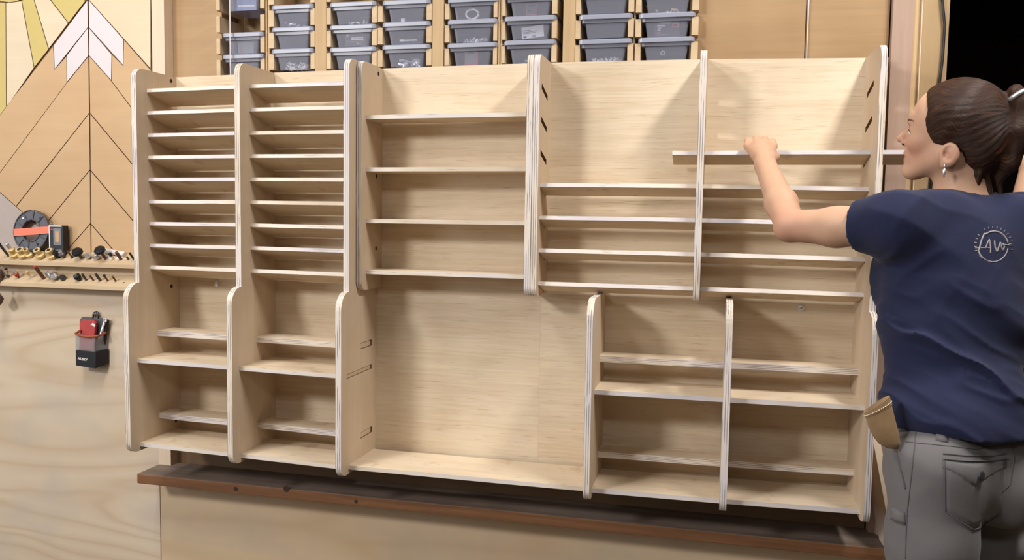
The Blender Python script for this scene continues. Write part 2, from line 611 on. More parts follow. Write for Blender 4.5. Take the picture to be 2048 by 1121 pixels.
# tongues of the left shelves filling the slots seen from the middle bay
for y0, d, z, t in ((-0.114, 0.076, 0.9585, 0.016), (-0.214, 0.176, 0.8805, 0.0115), (-0.112, 0.076, 0.6815, 0.016)):
    mb = MB()
    mb.box((-0.4912, y0, z - t - ZB + settle(-.474, z)), (-0.4765, y0 + d, z - ZB + settle(-.474, z)))
    mb.build('tongue', 'ply_z', unit)
for k, z in enumerate((1.6425, 1.4890, 1.3365, 1.1835)):
    shelf(-0.4556, 0.0428, -0.128, 0.120, z, 0.012)
for z in ZR[3:]:
    shelf(0.0640, 0.9645, YFR, 0.083, z, 0.0115, 0.0225)
for x0, x1 in ((0.2567, 0.6032), (0.6193, 0.9560)):
    shelf(x0, x1, -0.105, 0.075, 0.9580, 0.018)
    shelf(x0, x1, -0.203, 0.168, 0.8790, 0.0125)
    shelf(x0, x1, -0.103, 0.075, 0.6810, 0.018)
    shelf(x0, x1, -0.207, 0.190, 0.6050, 0.0125)


def back_panel(x0, x1):
    mb = MB()
    nx = 5
    for i in range(nx + 1):
        x = x0 + (x1 - x0) * i / nx
        for y in (0.0, 0.012):
            for z in (ZB + 0.012, ZT + 0.0008):
                mb.v.append((x, y, z + settle(x, z) - ZB))
    for i in range(nx):
        k, q = 4 * i, 4 * i + 4
        mb.f += [(k, k + 1, q + 1, q), (k + 2, k + 3, q + 3, q + 2)]
        mb.f += [(k, k + 2, q + 2, q), (k + 1, k + 3, q + 3, q + 1)]
    mb.f += [(0, 1, 3, 2), (4 * nx, 4 * nx + 1, 4 * nx + 3, 4 * nx + 2)]
    mb.m += [0, 0, 1, 1] * nx + [1, 1]
    mb.build('back_panel', ['ply_x', 'edge_zx'], unit)


back_panel(-1.2046, -0.4735)
back_panel(-0.4733, 0.0604)
back_panel(0.0606, 1.0065)
# hanging cleat between the unit and the studs
cl = MB()
cl.box((-1.15, 0.0125, 1.55 - ZB), (0.99, 0.0295, 1.66 - ZB))
cl.build('cleat', 'ply_x', unit)


def disc_on(mat, name, p, nrm, r, h, parent, seg=12):
    nrm = Vector(nrm)
    mb = MB()
    mb.tube([Vector(p), Vector(p) + nrm * h * 0.6, Vector(p) + nrm * h], [r, r, r * 0.55], seg)
    o = mb.build(name, mat, parent, smooth=False)
    return o


for px, py, pan in ((342, 162, P1), (343, 573, P1), (352, 841, P1), (757, 148, P4), (753, 353, P4), (752, 497, P4)):
    x = -1.1866 if pan is P1 else -0.4546
    w = at(px, py, 'X', x + 0.0002)
    disc_on('dark_hole', 'screw_hole', Vector((w.x - pan.location.x, w.y, w.z - ZB)), (1, 0, 0), 0.0065, 0.0008, pan)
for px, py in ((434, 569), (1602, 616)):
    w = at(px, py, 'Y', 0)
    disc_on('steel', 'washer', Vector((w.x, 0, w.z - ZB)), (0, -1, 0), 0.0105, 0.003, unit, 16)
    disc_on('steel', 'bolt', Vector((w.x, -0.003, w.z - ZB)), (0, -1, 0), 0.0065, 0.007, unit, 10)

# the strip being slid in from the right
ls = MB()
lx0, lx1 = 0.447, 1.500
ld = 0.083
ls.box((lx0, 0, -0.0115), (lx1, ld, 0), [1, 1, 1, 1, 0, 0])
loose = ls.build('loose_shelf_strip', ['ply_x', 'edge_zx'])
loose.location = (0, YFR, ZR[2])
loose.rotation_euler[0] = -math.asin(0.0225 / ld)
tag(loose, 'loose pale plywood strip held in both hands, poking out past the right end panel', 'shelf strip')

# ------------------------------------------------------------------ bin racks and bins
ZRK0, ZRK1 = 1.57, 2.30
YR = 0.185
# left upright, right upright, rim, lid heights (pixels), pitch
COLS = [
    ((433.5, 441), (521.5, 529.5), (446, 528), [-17, 26, 70, 113.5]),
    ((538, 548.5), (621.5, 630), (544.5, 628), [14.5, 59, 102.5]),
    ((653.5, 662), (744, 754), (660, 753), [9, 54.6, 99.5]),
    ((756, 765.5), (853, 863.5), (765, 861), [5, 49, 94.5]),
    ((889.5, 898.5), (986.5, 994), (895, 995), [0.5, 44, 91]),
    ((1004, 1010), (1103, 1113), (1008, 1112), [-8, 37.5, 85.5]),
    ((1150.5, 1160), (1255, 1266.5), (1157, 1264), [-15, 34, 83.5]),
    ((1270, 1281), (1382, 1395.5), (1276, 1389), [-18, 31, 80]),
]
SHADE = ['far left', 'second from left', 'third from left', 'fourth from left', 'fourth from right', 'third from right', 'second from right', 'far right']
ROWN = {3: ['top', 'middle', 'bottom']}
racks = []
for i in range(4):
    nm = ('leftmost', 'second from left', 'third from left', 'rightmost')[i]
    racks.append(thing('bin_rack', 'notched plywood rack for bins above the shelving, %s of the four' % nm, 'rack', (px_x(COLS[2 * i][0][0]), YW, ZRK0), 'bin racks between the studs'))
lid_z = []
for ci, (L, R, rim, lids) in enumerate(COLS):
    rack = racks[ci // 2]
    xc = 0.5 * (rim[0] + rim[1])
    zl = [at(xc, y, 'Y', YW).z for y in lids]
    lid_z.append(zl)
    pitch = zl[-2] - zl[-1]
    rows = zl + [zl[-1] - pitch * j for j in (1, 2)] + [zl[0] + pitch * j for j in (1, 2)]
    rows = sorted(z for z in rows if ZRK0 + 0.03 < z < ZRK1 - 0.03)
    for a, b in (L, R):
        xa, xb = px_x(a), px_x(b)
        out = [(YR, ZRK0), (YW - 0.002, ZRK0)]
        for z in rows:
            out += [(YW - 0.002, z - 0.0078), (YW + 0.13, z - 0.0078), (YW + 0.13, z + 0.0115), (YW - 0.002, z + 0.0115)]
        out += [(YW - 0.002, ZRK1), (YR, ZRK1)]
        mb = MB()
        base = rack.location
        slab(mb, out, [], lambda y, z, t: (t - base.x, y - base.y, z - base.z), xa, xb, 0, 0)
        mb.build('upright', 'bit_rail', rack)
    # backing of the column and, for the paired columns, the thin panels between
    mb = MB()
    xa, xb = px_x(L[1]) - base.x, px_x(R[0]) - base.x
    mb.box((xa, YR - YW - 0.012, 0), (xb, YR - YW, ZRK1 - ZRK0))
    mb.build('rack_back', 'back_ply', rack)
for i, xs in enumerate(((530.5, 537), (754.6, 755.6), (995, 1003), (1267, 1269.5))):
    mb = MB()
    b = racks[i].location
    x0, x1 = px_x(xs[0]) - b.x, px_x(xs[1]) - b.x
    mid = 0.5 * (x0 + x1)
    mb.box((x0, 0.003, 0), (mid - 0.0006, YR - YW, ZRK1 - ZRK0))
    mb.build('spacer', 'stud', racks[i])
    mb = MB()
    mb.box((mid + 0.0006, 0.006, 0), (x1, YR - YW, ZRK1 - ZRK0))
    mb.build('spacer', 'stud', racks[i])


def loop(x0, x1, y0, y1, z, r, n=3):
    pts = round_poly([(x0, y0), (x1, y0), (x1, y1), (x0, y1)], [r] * 4, n)
    return [(p[0], p[1], z) for p in pts]


def make_bin(x, z, w, label):
    """origin at the middle of the front rim"""
    d = 0.135
    t = thing('storage_bin', label, 'storage bin', (x, YW - 0.010, z), 'grey storage bins above the shelving')
    lid = MB()
    h = w / 2
    lp = [loop(-h * .96, h * .96, .002, d, -.0075, .012), loop(-h, h, 0, d, -.0065, .012), loop(-h, h, 0, d, .0035, .012), loop(-h * .97, h * .97, .003, d, .0068, .012)]
    n_ = len(lp[0])
    lid.v = [v for q in lp for v in q]
    for k in range(3):
        for i in range(n_):
            lid.f.append((k * n_ + i, k * n_ + (i + 1) % n_, (k + 1) * n_ + (i + 1) % n_, (k + 1) * n_ + i))
    lid.f += [tuple(range(n_)), tuple(range(3 * n_, 4 * n_))]
    lid.m = [0] * len(lid.f)
    lid.build('lid', 'lid', t)
    tub = MB()
    lp = [loop(-h * .69, h * .69, .016, d - .016, -.0595, .008), loop(-h * .765, h * .765, .010, d - .006, -.019, .008),
          loop(-h * .77, h * .77, .009, d - .005, -.0185, .008), loop(-h * .90, h * .90, .006, d - .003, -.017, .010), loop(-h * .92, h * .92, .006, d - .003, -.0078, .010)]
    tub.v = [v for q in lp for v in q]
    n_ = len(lp[0])
    for k in range(4):
        for i in range(n_):
            tub.f.append((k * n_ + i, k * n_ + (i + 1) % n_, (k + 1) * n_ + (i + 1) % n_, (k + 1) * n_ + i))
    tub.f.append(tuple(range(n_)))
    tub.m = [0] * len(tub.f)
    tub.build('tub', 'tub', t)
    return t


WHAT = {
    (0, 0): 'holding blue packets', (0, 2): 'below the empty rack slot', (0, 3): 'lowest in its column behind a white cord',
    (1, 0): 'with a few shiny bits', (1, 1): 'looking almost empty', (1, 2): 'half full of white hardware',
    (2, 0): 'with white scraps in its base', (2, 1): 'holding a dark box with a white label strip', (2, 2): 'half hidden by the shelving top',
    (3, 0): 'with one white rounded piece', (3, 1): 'holding a long white tool', (3, 2): 'holding clear bags',
    (4, 0): 'holding a coiled white cord', (4, 1): 'with a layer of silver screws', (4, 2): 'holding a red framed card',
    (5, 0): 'holding a small dark card', (5, 1): 'holding a tilted white printed card', (5, 2): 'with a few round bits',
    (6, 0): 'empty', (6, 1): 'dark and full', (6, 2): 'with a heap of pale screws',
    (7, 0): 'with brass coloured bits', (7, 1): 'holding a dark printed box', (7, 2): 'with one small white ring',
}
bins = {}
for ci, (L, R, rim, lids) in enumerate(COLS):
    for ri, y in enumerate(lids):
        if ci == 0 and ri == 1:
            continue
        xa, xb = px_x(rim[0]), px_x(rim[1])
        bins[ci, ri] = make_bin(0.5 * (xa + xb), lid_z[ci][ri], xb - xa, 'grey lidded bin %s, column %s' % (WHAT[ci, ri], SHADE[ci]))


def content(name, label, cat, b, kind=None):
    p = bins[b].location
    return Vector((p.x, p.y, p.z)), name, label, cat, kind


def pile(b, label, mat, count, spread=0.04, size=0.004, height=0.012):
    p = bins[b].location
    mb = MB()
    rnd = random.Random(b[0] * 10 + b[1])
    for i in range(count):
        x = rnd.uniform(-spread, spread)
        y = rnd.uniform(.030, .06)
        z = -.0565 + rnd.random() ** 1.6 * height
        s = size * rnd.uniform(.6, 1.3)
        d = Vector((rnd.gauss(0, 1), rnd.gauss(0, 1), rnd.gauss(0, .6))).normalized()
        c = Vector((x, y, z + s * .5))
        mb.tube([c - d * s * 1.2, c + d * s * 1.2], [s * .55, s * .35], 5)
    o = mb.build('small_hardware', mat, loc=p)
    tag(o, label, 'hardware', kind='stuff')
    return o


M['shiny_bits'] = plain('galvanised_bits', (0.75, 0.75, 0.78, 1), 0.35, 0.5, 0.3)
M['white_bits'] = plain('white_fittings', srgb(232, 226, 222), 0.5)
pile((1, 0), 'few shiny bits lying in a bin, column second from left', 'shiny_bits', 14)
pile((1, 2), 'white fittings half filling the bin, column second from left', 'white_bits', 110, .038, .006, .02)
pile((2, 0), 'white scraps in the bin base, column third from left', 'white_bits', 10, .036, .006, .006)
pile((3, 2), 'crumpled clear bags in a bin, column fourth from left', 'shiny_bits', 26, .03, .008, .02)
pile((4, 1), 'layer of silver screws in a bin, column fourth from right', 'shiny_bits', 80, .036, .004, .009)
pile((5, 2), 'few round bits in a bin, column third from right', 'shiny_bits', 12, .03, .005, .012)
pile((6, 2), 'heap of pale screws in a bin, column second from right', 'white_bits', 110, .040, .0042, .011)
pile((7, 0), 'brass coloured bits in a bin, column far right', 'brass', 16, .036, .005, .008)


def card(b, label, mat, x0, x1, z0, z1, y=.03, tilt=0.0, name='card', extra=()):
    """a small box or card standing just behind the front of a tub; extra: (x0, x1, z0, z1, material) printed marks"""
    p = bins[b].location
    t = thing(name, label, name.split('_')[-1], (p.x, p.y + y, p.z))
    t.rotation_euler[1] = tilt
    mb = MB()
    mb.box((x0, 0, z0), (x1, .012, z1))
    mb.build('panel' if name == 'card' else 'carton', mat, t)
    for e in extra:
        q = MB()
        q.box((e[0], -.0006, e[2]), (e[1], 0, e[3]))
        q.build('print', e[4], t)
    return t


M['dark_card'] = plain('dark_carton', srgb(66, 62, 66), 0.6)
M['grey_ink'] = plain('grey_ink', srgb(120, 116, 116), 0.6)
M['blue'] = plain('blue_packet', srgb(84, 104, 168), 0.4)
card((0, 0), 'blue packets filling the bin at the top left', 'blue', -.036, .036, -.056, -.02, name='blue_packet', extra=[(-.03, .03, -.044, -.038, 'white')])
card((0, 2), 'pale box inside the bin below the empty rack slot', 'grey_ink', -.03, .026, -.055, -.02, name='small_box', extra=[(-.024, -.012, -.052, -.048, 'rust')])
card((2, 1), 'dark box with a white label strip inside a bin', 'dark_card', -.037, .034, -.055, -.012, name='small_box',
     extra=[(-.015, .026, -.036, -.027, 'white'), (-.009, .024, -.0325, -.0305, 'black'), (-.031, -.025, -.024, -.018, 'white'), (-.032, .026, -.0415, -.0385, 'rust'), (.004, .008, -.048, -.045, 'white'), (.014, .017, -.048, -.045, 'white')])
card((3, 1), 'long slim white tool lying in a bin, column fourth from left', 'white', -.03, .026, -.046, -.042, name='white_tool', extra=[(-.03, -.016, -.047, -.0405, 'white')])
card((3, 0), 'white rounded piece in a bin, column fourth from left', 'white', -.026, -.014, -.054, -.043, name='white_piece')
card((4, 2), 'grey card framed in red inside a bin', 'red', -.03, .012, -.057, -.012, name='card', extra=[(-.026, .004, -.05, -.014, 'grey_ink'), (-.02, .0, -.02, -.017, 'white')])
card((5, 0), 'small dark card with brown frame inside a bin', 'rust', -.018, .014, -.052, -.012, name='card', extra=[(-.016, .012, -.049, -.014, 'dark_card'), (-.012, .01, -.026, -.02, 'grey_ink'), (-.012, -.006, -.042, -.037, 'white')])
card((5, 1), 'white printed card leaning in a bin, column third from right', 'white', -.034, .034, -.052, -.018, tilt=-0.1, name='card',
     extra=[(-.030, -.006, -.030, -.028, 'black'), (-.030, .016, -.0345, -.0325, 'grey_ink'), (-.030, .010, -.0385, -.0365, 'grey_ink'), (-.030, -.020, -.050, -.044, 'black'), (-.002, .008, -.049, -.046, 'grey_ink')])
card((7, 1), 'dark printed box with an orange mark inside a bin', 'dark_card', -.036, .038, -.056, -.012, tilt=0.03, name='small_box',
     extra=[(-.022, .012, -.019, -.016, 'white'), (-.028, -.004, -.027, -.022, 'white'), (-.026, -.016, -.033, -.030, 'white'), (-.026, -.018, -.039, -.036, 'white'), (-.026, -.02, -.047, -.044, 'orange'), (-.03, .004, -.051, -.049, 'grey_ink'), (.016, .034, -.029, -.018, 'orange'), (.019, .031, -.0265, -.0205, 'dark_card'), (.021, .029, -.0255, -.0235, 'orange')])


def ring_in(b, label, x, z, r, tube, mat, name, turns=1.0):
    p = bins[b].location
    mb = MB()
    pts = [(x + r * math.cos(a), .024 + .006 * i / 28, z + r * .72 * math.sin(a) if turns > 1 else z + r * math.sin(a)) for i, a in enumerate([2 * math.pi * turns * k / 28 for k in range(29)])]
    mb.tube(pts, tube, 6)
    o = mb.build(name, mat, loc=p, smooth=True)
    tag(o, label, name.split('_')[-1])


ring_in((4, 0), 'coiled white cord inside a bin, column fourth from right', -.006, -.038, .02, .0032, 'white_bits', 'coiled_cord', 2.2)
ring_in((7, 2), 'small white ring inside a bin, column far right', -.010, -.034, .0055, .0014, 'white_bits', 'small_ring')

# cords hanging in front of the wall
for px, lab in ((460.5, 'thin white string hanging in front of the leftmost bins'), (1614, 'thin white string hanging down the bare plywood at upper right')):
    mb = MB()
    y = 0.008 if px < 1000 else 0.05
    a = at(px, 90, 'Y', y)
    mb.tube([(a.x, y, 3.29), (a.x, y, 1.9), (a.x, y, 1.66)], 0.0021 if px < 1000 else 0.0018, 6)
    tag(mb.build('hanging_string', 'cord_white', smooth=True), lab, 'string')
mb = MB()
pts = [at(px, py, 'Y', YW - 0.012) for px, py in ((1884, -60), (1884.5, 0), (1886.5, 20), (1889.5, 50), (1887.5, 85), (1885, 120), (1880, 160), (1876, 200), (1872, 260))]
pts = [Vector((pts[0].x, pts[0].y, 3.29))] + pts + [Vector((pts[-1].x - .01, pts[-1].y, 1.3)), Vector((pts[-1].x - .012, pts[-1].y, .9))]
mb.tube(pts, 0.0035, 8)
tag(mb.build('black_cable', 'black', smooth=True), 'black cable hanging down the plywood edge beside the dark doorway', 'cable')

# pale board leaning at the right end of the ledge
mb = MB()
A, B = at(1757, 940, 'Y', -0.095), at(1790, 1121, 'Y', -0.185)
dirv = (B - A).normalized()
top, bot = A - dirv * 0.10, A + dirv * ((A.z - 0.012) / -dirv.z)
nx = Vector((1, 0, 0))
nr = dirv.cross(nx).normalized()
o_ = [top, top + nx * .018, bot + nx * .018, bot]
mb.hull([v for v in o_], [v + nr * -.16 for v in o_])
bd = mb.build('leaning_board', 'stud_pale')
tag(bd, 'narrow pale board leaning on the ledge beside the grey trousers', 'board')


# ------------------------------------------------------------------ mountain mural
mural = thing('mountain_mural', 'inlaid wooden mountain and sun mural with white snow caps and yellow rays', 'mural', (XS - 0.3, YW, 1.2))
YM = YW - 0.006


def inset(pts, d):
    k = len(pts)
    area2 = sum(pts[i][0] * pts[(i + 1) % k][1] - pts[(i + 1) % k][0] * pts[i][1] for i in range(k))
    if area2 < 0:
        pts = pts[::-1]
    lines = []
    for i in range(k):
        a, b = Vector(pts[i]), Vector(pts[(i + 1) % k])
        t = (b - a).normalized()
        nrm = Vector((-t.y, t.x))
        lines.append((a + nrm * d, t))
    out = []
    for i in range(k):
        (p, t), (q, u) = lines[i - 1], lines[i]
        den = t.x * u.y - t.y * u.x
        if abs(den) < 1e-6:
            out.append(tuple(q))
        else:
            s = ((q.x - p.x) * u.y - (q.y - p.y) * u.x) / den
            out.append(tuple(p + t * s))
    return out


PIECES = [
    ('snow', [(175, 0), (176, 54.5), (109, 139), (107, 91)]), ('snow', [(177.5, 0), (247, 78.5), (246.5, 131), (178, 55)]),
    ('snow', [(176, 55), (177, 111), (133.5, 165), (133, 111.5)]), ('snow', [(178, 56), (223.5, 109), (222.5, 161), (178, 111)]),
    ('tan', [(106.5, 92), (109, 139), (133, 112), (133.5, 166), (-60, 426), (-60, 306)]),
    ('tan', [(133.5, 166), (177, 112), (178.5, 226), (32, 413), (-17.6, 369.5)]),
    ('tan', [(178.5, 227), (180, 339.5), (83, 458.5), (32.5, 413.5)]),
    ('tan', [(180, 340.5), (181, 447), (129, 506), (83.5, 459)]),
    ('tan', [(181, 448), (182.5, 545), (168, 545), (129.5, 506.5)]),
    ('tan', [(224, 109.5), (246.5, 131.5), (247.5, 79), (302, 141), (302, 268), (223, 162)]),
    ('tan', [(178.5, 112), (222.5, 162), (302, 269), (302, 373), (180, 226)]),
    ('tan', [(180, 227.5), (302, 374.5), (302, 484), (181, 340)]),
    ('tan', [(181, 341.5), (302, 485.5), (302, 575), (292, 575), (182, 448)]),
    ('tan', [(182, 449.5), (290, 575), (184, 575)]),
    ('cream', [(178, -60), (301, -60), (301.5, 138), (178, 0)]),
    ('yellow', [(-40, 4), (11.5, 5), (12.5, 216), (-40, 281)]),
    ('cream', [(12, 6), (43, 2), (68, 135.5), (13, 215)]),
    ('yellow', [(43.5, 1), (65.5, -8), (97, 98.5), (68.5, 135)]),
    ('cream', [(66, -8), (88.5, -16), (136.5, 46.5), (97.5, 97.5)]),
    ('yellow', [(89.5, -16), (120, -18), (171.5, 1), (137, 46)]),
    ('cream', [(120, -19), (150, -60), (177, -60), (176.5, 0), (172, 0)]),
    ('yellow', [(18 + 54 * math.cos(a), -49 + 54 * math.sin(a)) for a in [math.radians(d) for d in range(15, 166, 15)]] + [(-34, -60), (70, -60)]),
    ('grey_paint', [(-60, 333), (-18, 370), (32, 413.5), (83, 458.5), (129, 506), (166, 545), (-60, 545)]),
]
base = mural.location
for mat, poly in PIECES:
    w = [at(px, py, 'Y', YM) for px, py in poly]
    pl = inset([(v.x, v.z) for v in w], 0.0009)
    mb = MB()
    slab(mb, pl, [], lambda x, z, t: (x - base.x, t - base.y, z - base.z), YM, YW - 0.0005, 0, 1)
    mb.build('wood_piece', [mat, 'groove'], mural)
mb = MB()
lo = at(-70, 575, 'Y', YW)
mb.box((lo.x - base.x, -0.0009, 1.275 - base.z), (XS - 0.0015 - base.x, 0.002, 2.25 - base.z))
mb.build('backing', 'groove', mural)

# ------------------------------------------------------------------ sloping rails of router bits
SL = 0.052                                      # length of the sloping face


YLIP = -0.026


def rail(name, label, lip_px, x1):
    z = at(*lip_px, 'Y', YLIP).z               # underside of the front lip
    t = thing(name, label, 'tool rail', (-1.6, YW, z))
    prof = [(YW - 0.007, z + 0.050), (YW - 0.014, z + 0.050), (YLIP, z + 0.014), (YLIP, z), (YW - 0.007, z)]
    mb = MB()
    slab(mb, prof, [], lambda y, zz, tt: (tt + 1.6, y - YW, zz - z), -2.1, x1, 0, 0)
    mb.build('sloping_rail', 'bit_rail', t, bevel=0.0012)
    return t, z


railA, zA = rail('tool_rail', 'upper sloping wooden rail of router bits under the mural', (140, 534), -1.215)
railB, zB = rail('tool_rail', 'lower sloping wooden rail of router bits above the grey plywood', (140, 578), -1.215)
mb = MB()
mb.box((-2.1, -0.016, 0.0505), (0.385, -0.0072, zA - zB - 0.0005))
mb.build('backing_strip', 'bit_rail', railB)
NRM = Vector((0, -0.66, 0.75))


def rail_point(px, z0, up=0.5):
    """a hole on the sloping face"""
    y = YLIP + (YW - 0.014 - YLIP) * up
    a = at(px, 520, 'Y', y)
    return Vector((a.x, y, z0 + 0.014 + 0.036 * up))


def bit(px, z0, label, segs, up=0.45, lean=0.0, name='router_bit', cat='router bit'):
    """segs: (part name, material, [(distance along the axis, radius)...])"""
    p = rail_point(px, z0, up)
    t = thing(name, label, cat, p, 'router bits and bushings on the rails')
    ax = (NRM + Vector((lean, 0, 0))).normalized()
    KB = 1.22
    for part, mat, prof in segs:
        mb = MB()
        mb.tube([ax * d * KB for d, r in prof], [r * KB for d, r in prof], 12)
        mb.build(part, mat, t, smooth=False)
    return t


MM = 0.001


def shank(mat, L, r=3.2):
    return ('shank', mat, [(-4 * MM, r * MM), (L * MM, r * MM)])


def head(mat, pts, name='cutter'):
    return (name, mat, [(a * MM, b * MM) for a, b in pts])


# bushings in brass
def bushing(px, label, k=1.0, silver=False):
    s = [head('brass', [(-3, 9 * k), (5, 9 * k), (7, 13 * k), (12, 13.5 * k), (14, 9 * k)], 'flange'), head('brass', [(14, 8 * k), (24, 7.5 * k), (26, 10 * k), (30, 10 * k)], 'collar')]
    if silver:
        s.append(('pin', 'steel', [(30 * MM, 5 * MM), (52 * MM, 5 * MM), (53 * MM, 3 * MM)]))
    else:
        s.append(head('gunmetal', [(30, 5 * k), (31.5, 5 * k)], 'bore'))
    return bit(px, zA, label, s, 0.4)


bit(18, zA, 'dark slim router bit at the far left of the upper rail', [shank('gunmetal', 46, 3.6), head('black', [(46, 4.2), (60, 4.2)])], 0.4)
bushing(33, 'brass bushing with a silver pin at the left of the upper rail', 1.1, True)
bushing(50, 'brass bushing second from left on the upper rail, tallest', 1.15)
bushing(62, 'small brass bushing under the orange strip on the upper rail', .8)
bushing(84, 'brass bushing third large one from left on the upper rail', 1.0)
bushing(108, 'brass bushing beside the black and white package', 1.0)
bit(128, zA, 'dark bearing bit in front of the black and white package', [shank('gunmetal', 10), head('gunmetal', [(8, 8), (16, 10), (18, 6)]), head('steel', [(18, 5), (23, 5)], 'bearing')])
bit(118, zA, 'black bit with a blunt head below the package', [shank('gunmetal', 8), head('black', [(6, 9), (20, 8)])])
bit(145, zA, 'thin bronze bit just right of the package', [shank('brown_metal', 26, 2.6), head('gunmetal', [(-3, 4), (5, 4)], 'collar')])
bit(163, zA, 'round black domed bit on the upper rail, nearer the package', [shank('gunmetal', 18, 4), head('black', [(16, 9), (19, 15), (26, 15.5), (31, 12), (32, 5)])])
bit(180, zA, 'silver winged bit on the upper rail, between the two domed bits', [shank('gunmetal', 8), head('steel', [(6, 4), (8, 9), (12, 9.5), (20, 5)])])
bit(196, zA, 'wide silver cutter standing before the blue-black domed bit', [shank('steel', 6), head('steel', [(5, 10), (8, 11), (16, 7), (17, 4)])])
bit(211, zA, 'blue-black domed bit with a bronze shank on the upper rail', [shank('brown_metal', 26, 4.2), head('black', [(26, 9), (29, 15), (36, 15.5), (41, 11), (42, 5)])])
bit(227, zA, 'short bit with a brass collar before the white tubes', [shank('brass', 14, 3.6), head('black', [(14, 4.5), (22, 4.5)])])
bit(242, zA, 'brown wide shank bit before the white tubes', [shank('brown_metal', 28, 4.6)])
bit(257, zA, 'small dark bit second from the end of the upper rail', [shank('gunmetal', 10, 3)])
bit(268, zA, 'slim black bit at the right end of the upper rail', [shank('black', 26, 3)])
# lower rail
bit(6, zB, 'short dark bit at the far left of the lower rail', [shank('gunmetal', 18, 3.4)])
bit(17, zB, 'long silver bit at the left of the lower rail', [shank('steel', 40, 3.2), head('gunmetal', [(-2, 4.2), (12, 4.2)], 'collar')])
bit(37, zB, 'silver bit with a red cutter on the lower rail', [shank('gunmetal', 12, 3.4), head('red', [(8, 6), (18, 7)]), head('steel', [(18, 5), (27, 5)], 'bearing')])
bit(62, zB, 'tan slim bit on the lower rail', [shank('steel', 12, 3), head('brass', [(12, 3.6), (26, 3.6)])])
bit(87, zB, 'long brown bit on the lower rail', [shank('brown_metal', 46, 5.0), head('red', [(46, 4.6), (50, 4.2)])])
bit(112, zB, 'large grey winged bit on the lower rail', [shank('gunmetal', 8), head('steel', [(6, 5), (10, 13), (15, 13), (24, 7), (30, 7)])])
bit(101, zB, 'grey curved cutter left of the large winged bit', [shank('gunmetal', 8), head('steel', [(6, 4), (10, 7), (30, 6)])])
bit(127, zB, 'low dark grey cutter right of the large winged bit', [shank('gunmetal', 4), head('gunmetal', [(2, 8), (8, 9), (14, 5)])])
bit(158, zB, 'black winged cutter at the middle of the lower rail', [shank('black', 8), head('black', [(4, 7), (10, 10), (18, 9), (22, 4)]), head('steel', [(22, 3.5), (26, 3.5)], 'bearing')])
bit(172, zB, 'dark bit beside the black winged cutter', [shank('gunmetal', 24, 3.4)])
bit(186, zB, 'first of four slim bits at the right of the lower rail', [shank('brown_metal', 20, 2.6)])
bit(200, zB, 'second of four slim bits at the right of the lower rail, stoutest', [shank('gunmetal', 27, 3.8)])
bit(215, zB, 'third of four slim bits at the right of the lower rail', [shank('brown_metal', 20, 2.6), head('gunmetal', [(20, 4), (24, 4)])])
bit(231, zB, 'last of four slim bits at the right of the lower rail', [shank('brown_metal', 20, 2.6)])
for px, z0 in ((247, zB),):
    p = rail_point(px, z0, .35)
    disc_on('dark_hole', 'empty_hole', p - railB.location, NRM, .003, .0006, railB)

# router base plate ring with an orange strip across it
YG = 0.000
c = at(64, 462, 'Y', YG)
ro = 0.0735
ring = thing('router_base_plate', 'round dark grey router base plate leaning above the brass bushings', 'router plate', (c.x, c.y, c.z))
ring.rotation_euler = (math.radians(-7), 0, 0)
mb = MB()
prof = [(ro, -.004), (ro, .004), (ro * .52, .004), (ro * .52, -.004)]
S = 56
for i in range(S):
    a = 2 * math.pi * i / S
    notch = 0.90 if i in (12, 13, 14) else 1.0
    for r, y in prof:
        rr = r * notch if r == ro else r
        mb.v.append((rr * math.cos(a), y, rr * math.sin(a)))
for i in range(S):
    for k in range(4):
        j = (i + 1) % S
        mb.f.append((i * 4 + k, i * 4 + (k + 1) % 4, j * 4 + (k + 1) % 4, j * 4 + k))
        mb.m.append(0)
mb.build('plate', 'grey_plastic', ring)
mb = MB()
for r in (ro * .985, ro * .53):
    mb.tube([(r * math.cos(2 * math.pi * i / 40), -.0055, r * math.sin(2 * math.pi * i / 40)) for i in range(41)], .0022, 6)
mb.build('rim', 'grey_plastic', ring, smooth=True)
for k in range(10):
    a = 2 * math.pi * k / 10 + .2
    mb = MB()
    mb.tube([(ro * .55 * math.cos(a), -.0055, ro * .55 * math.sin(a)), (ro * .97 * math.cos(a), -.0055, ro * .97 * math.sin(a))], .0022, 5)
    mb.build('rib', 'grey_plastic', ring)
for a in (.9, 2.3, 5.3):
    disc_on('steel' if a == 2.3 else 'dark_hole', 'screw', (ro * .78 * math.cos(a), -.004, ro * .78 * math.sin(a)), (0, -1, 0), .004, .002, ring)
st = [at(px, py, 'Y', -0.012) for px, py in ((27.5, 473), (98.5, 467), (98, 453), (27, 458.5))]
mb = MB()
mb.hull(st, [v + Vector((0, .004, 0)) for v in st])
tag(mb.build('orange_strip', 'orange'), 'flat orange strip lying across the round grey router plate', 'strip')

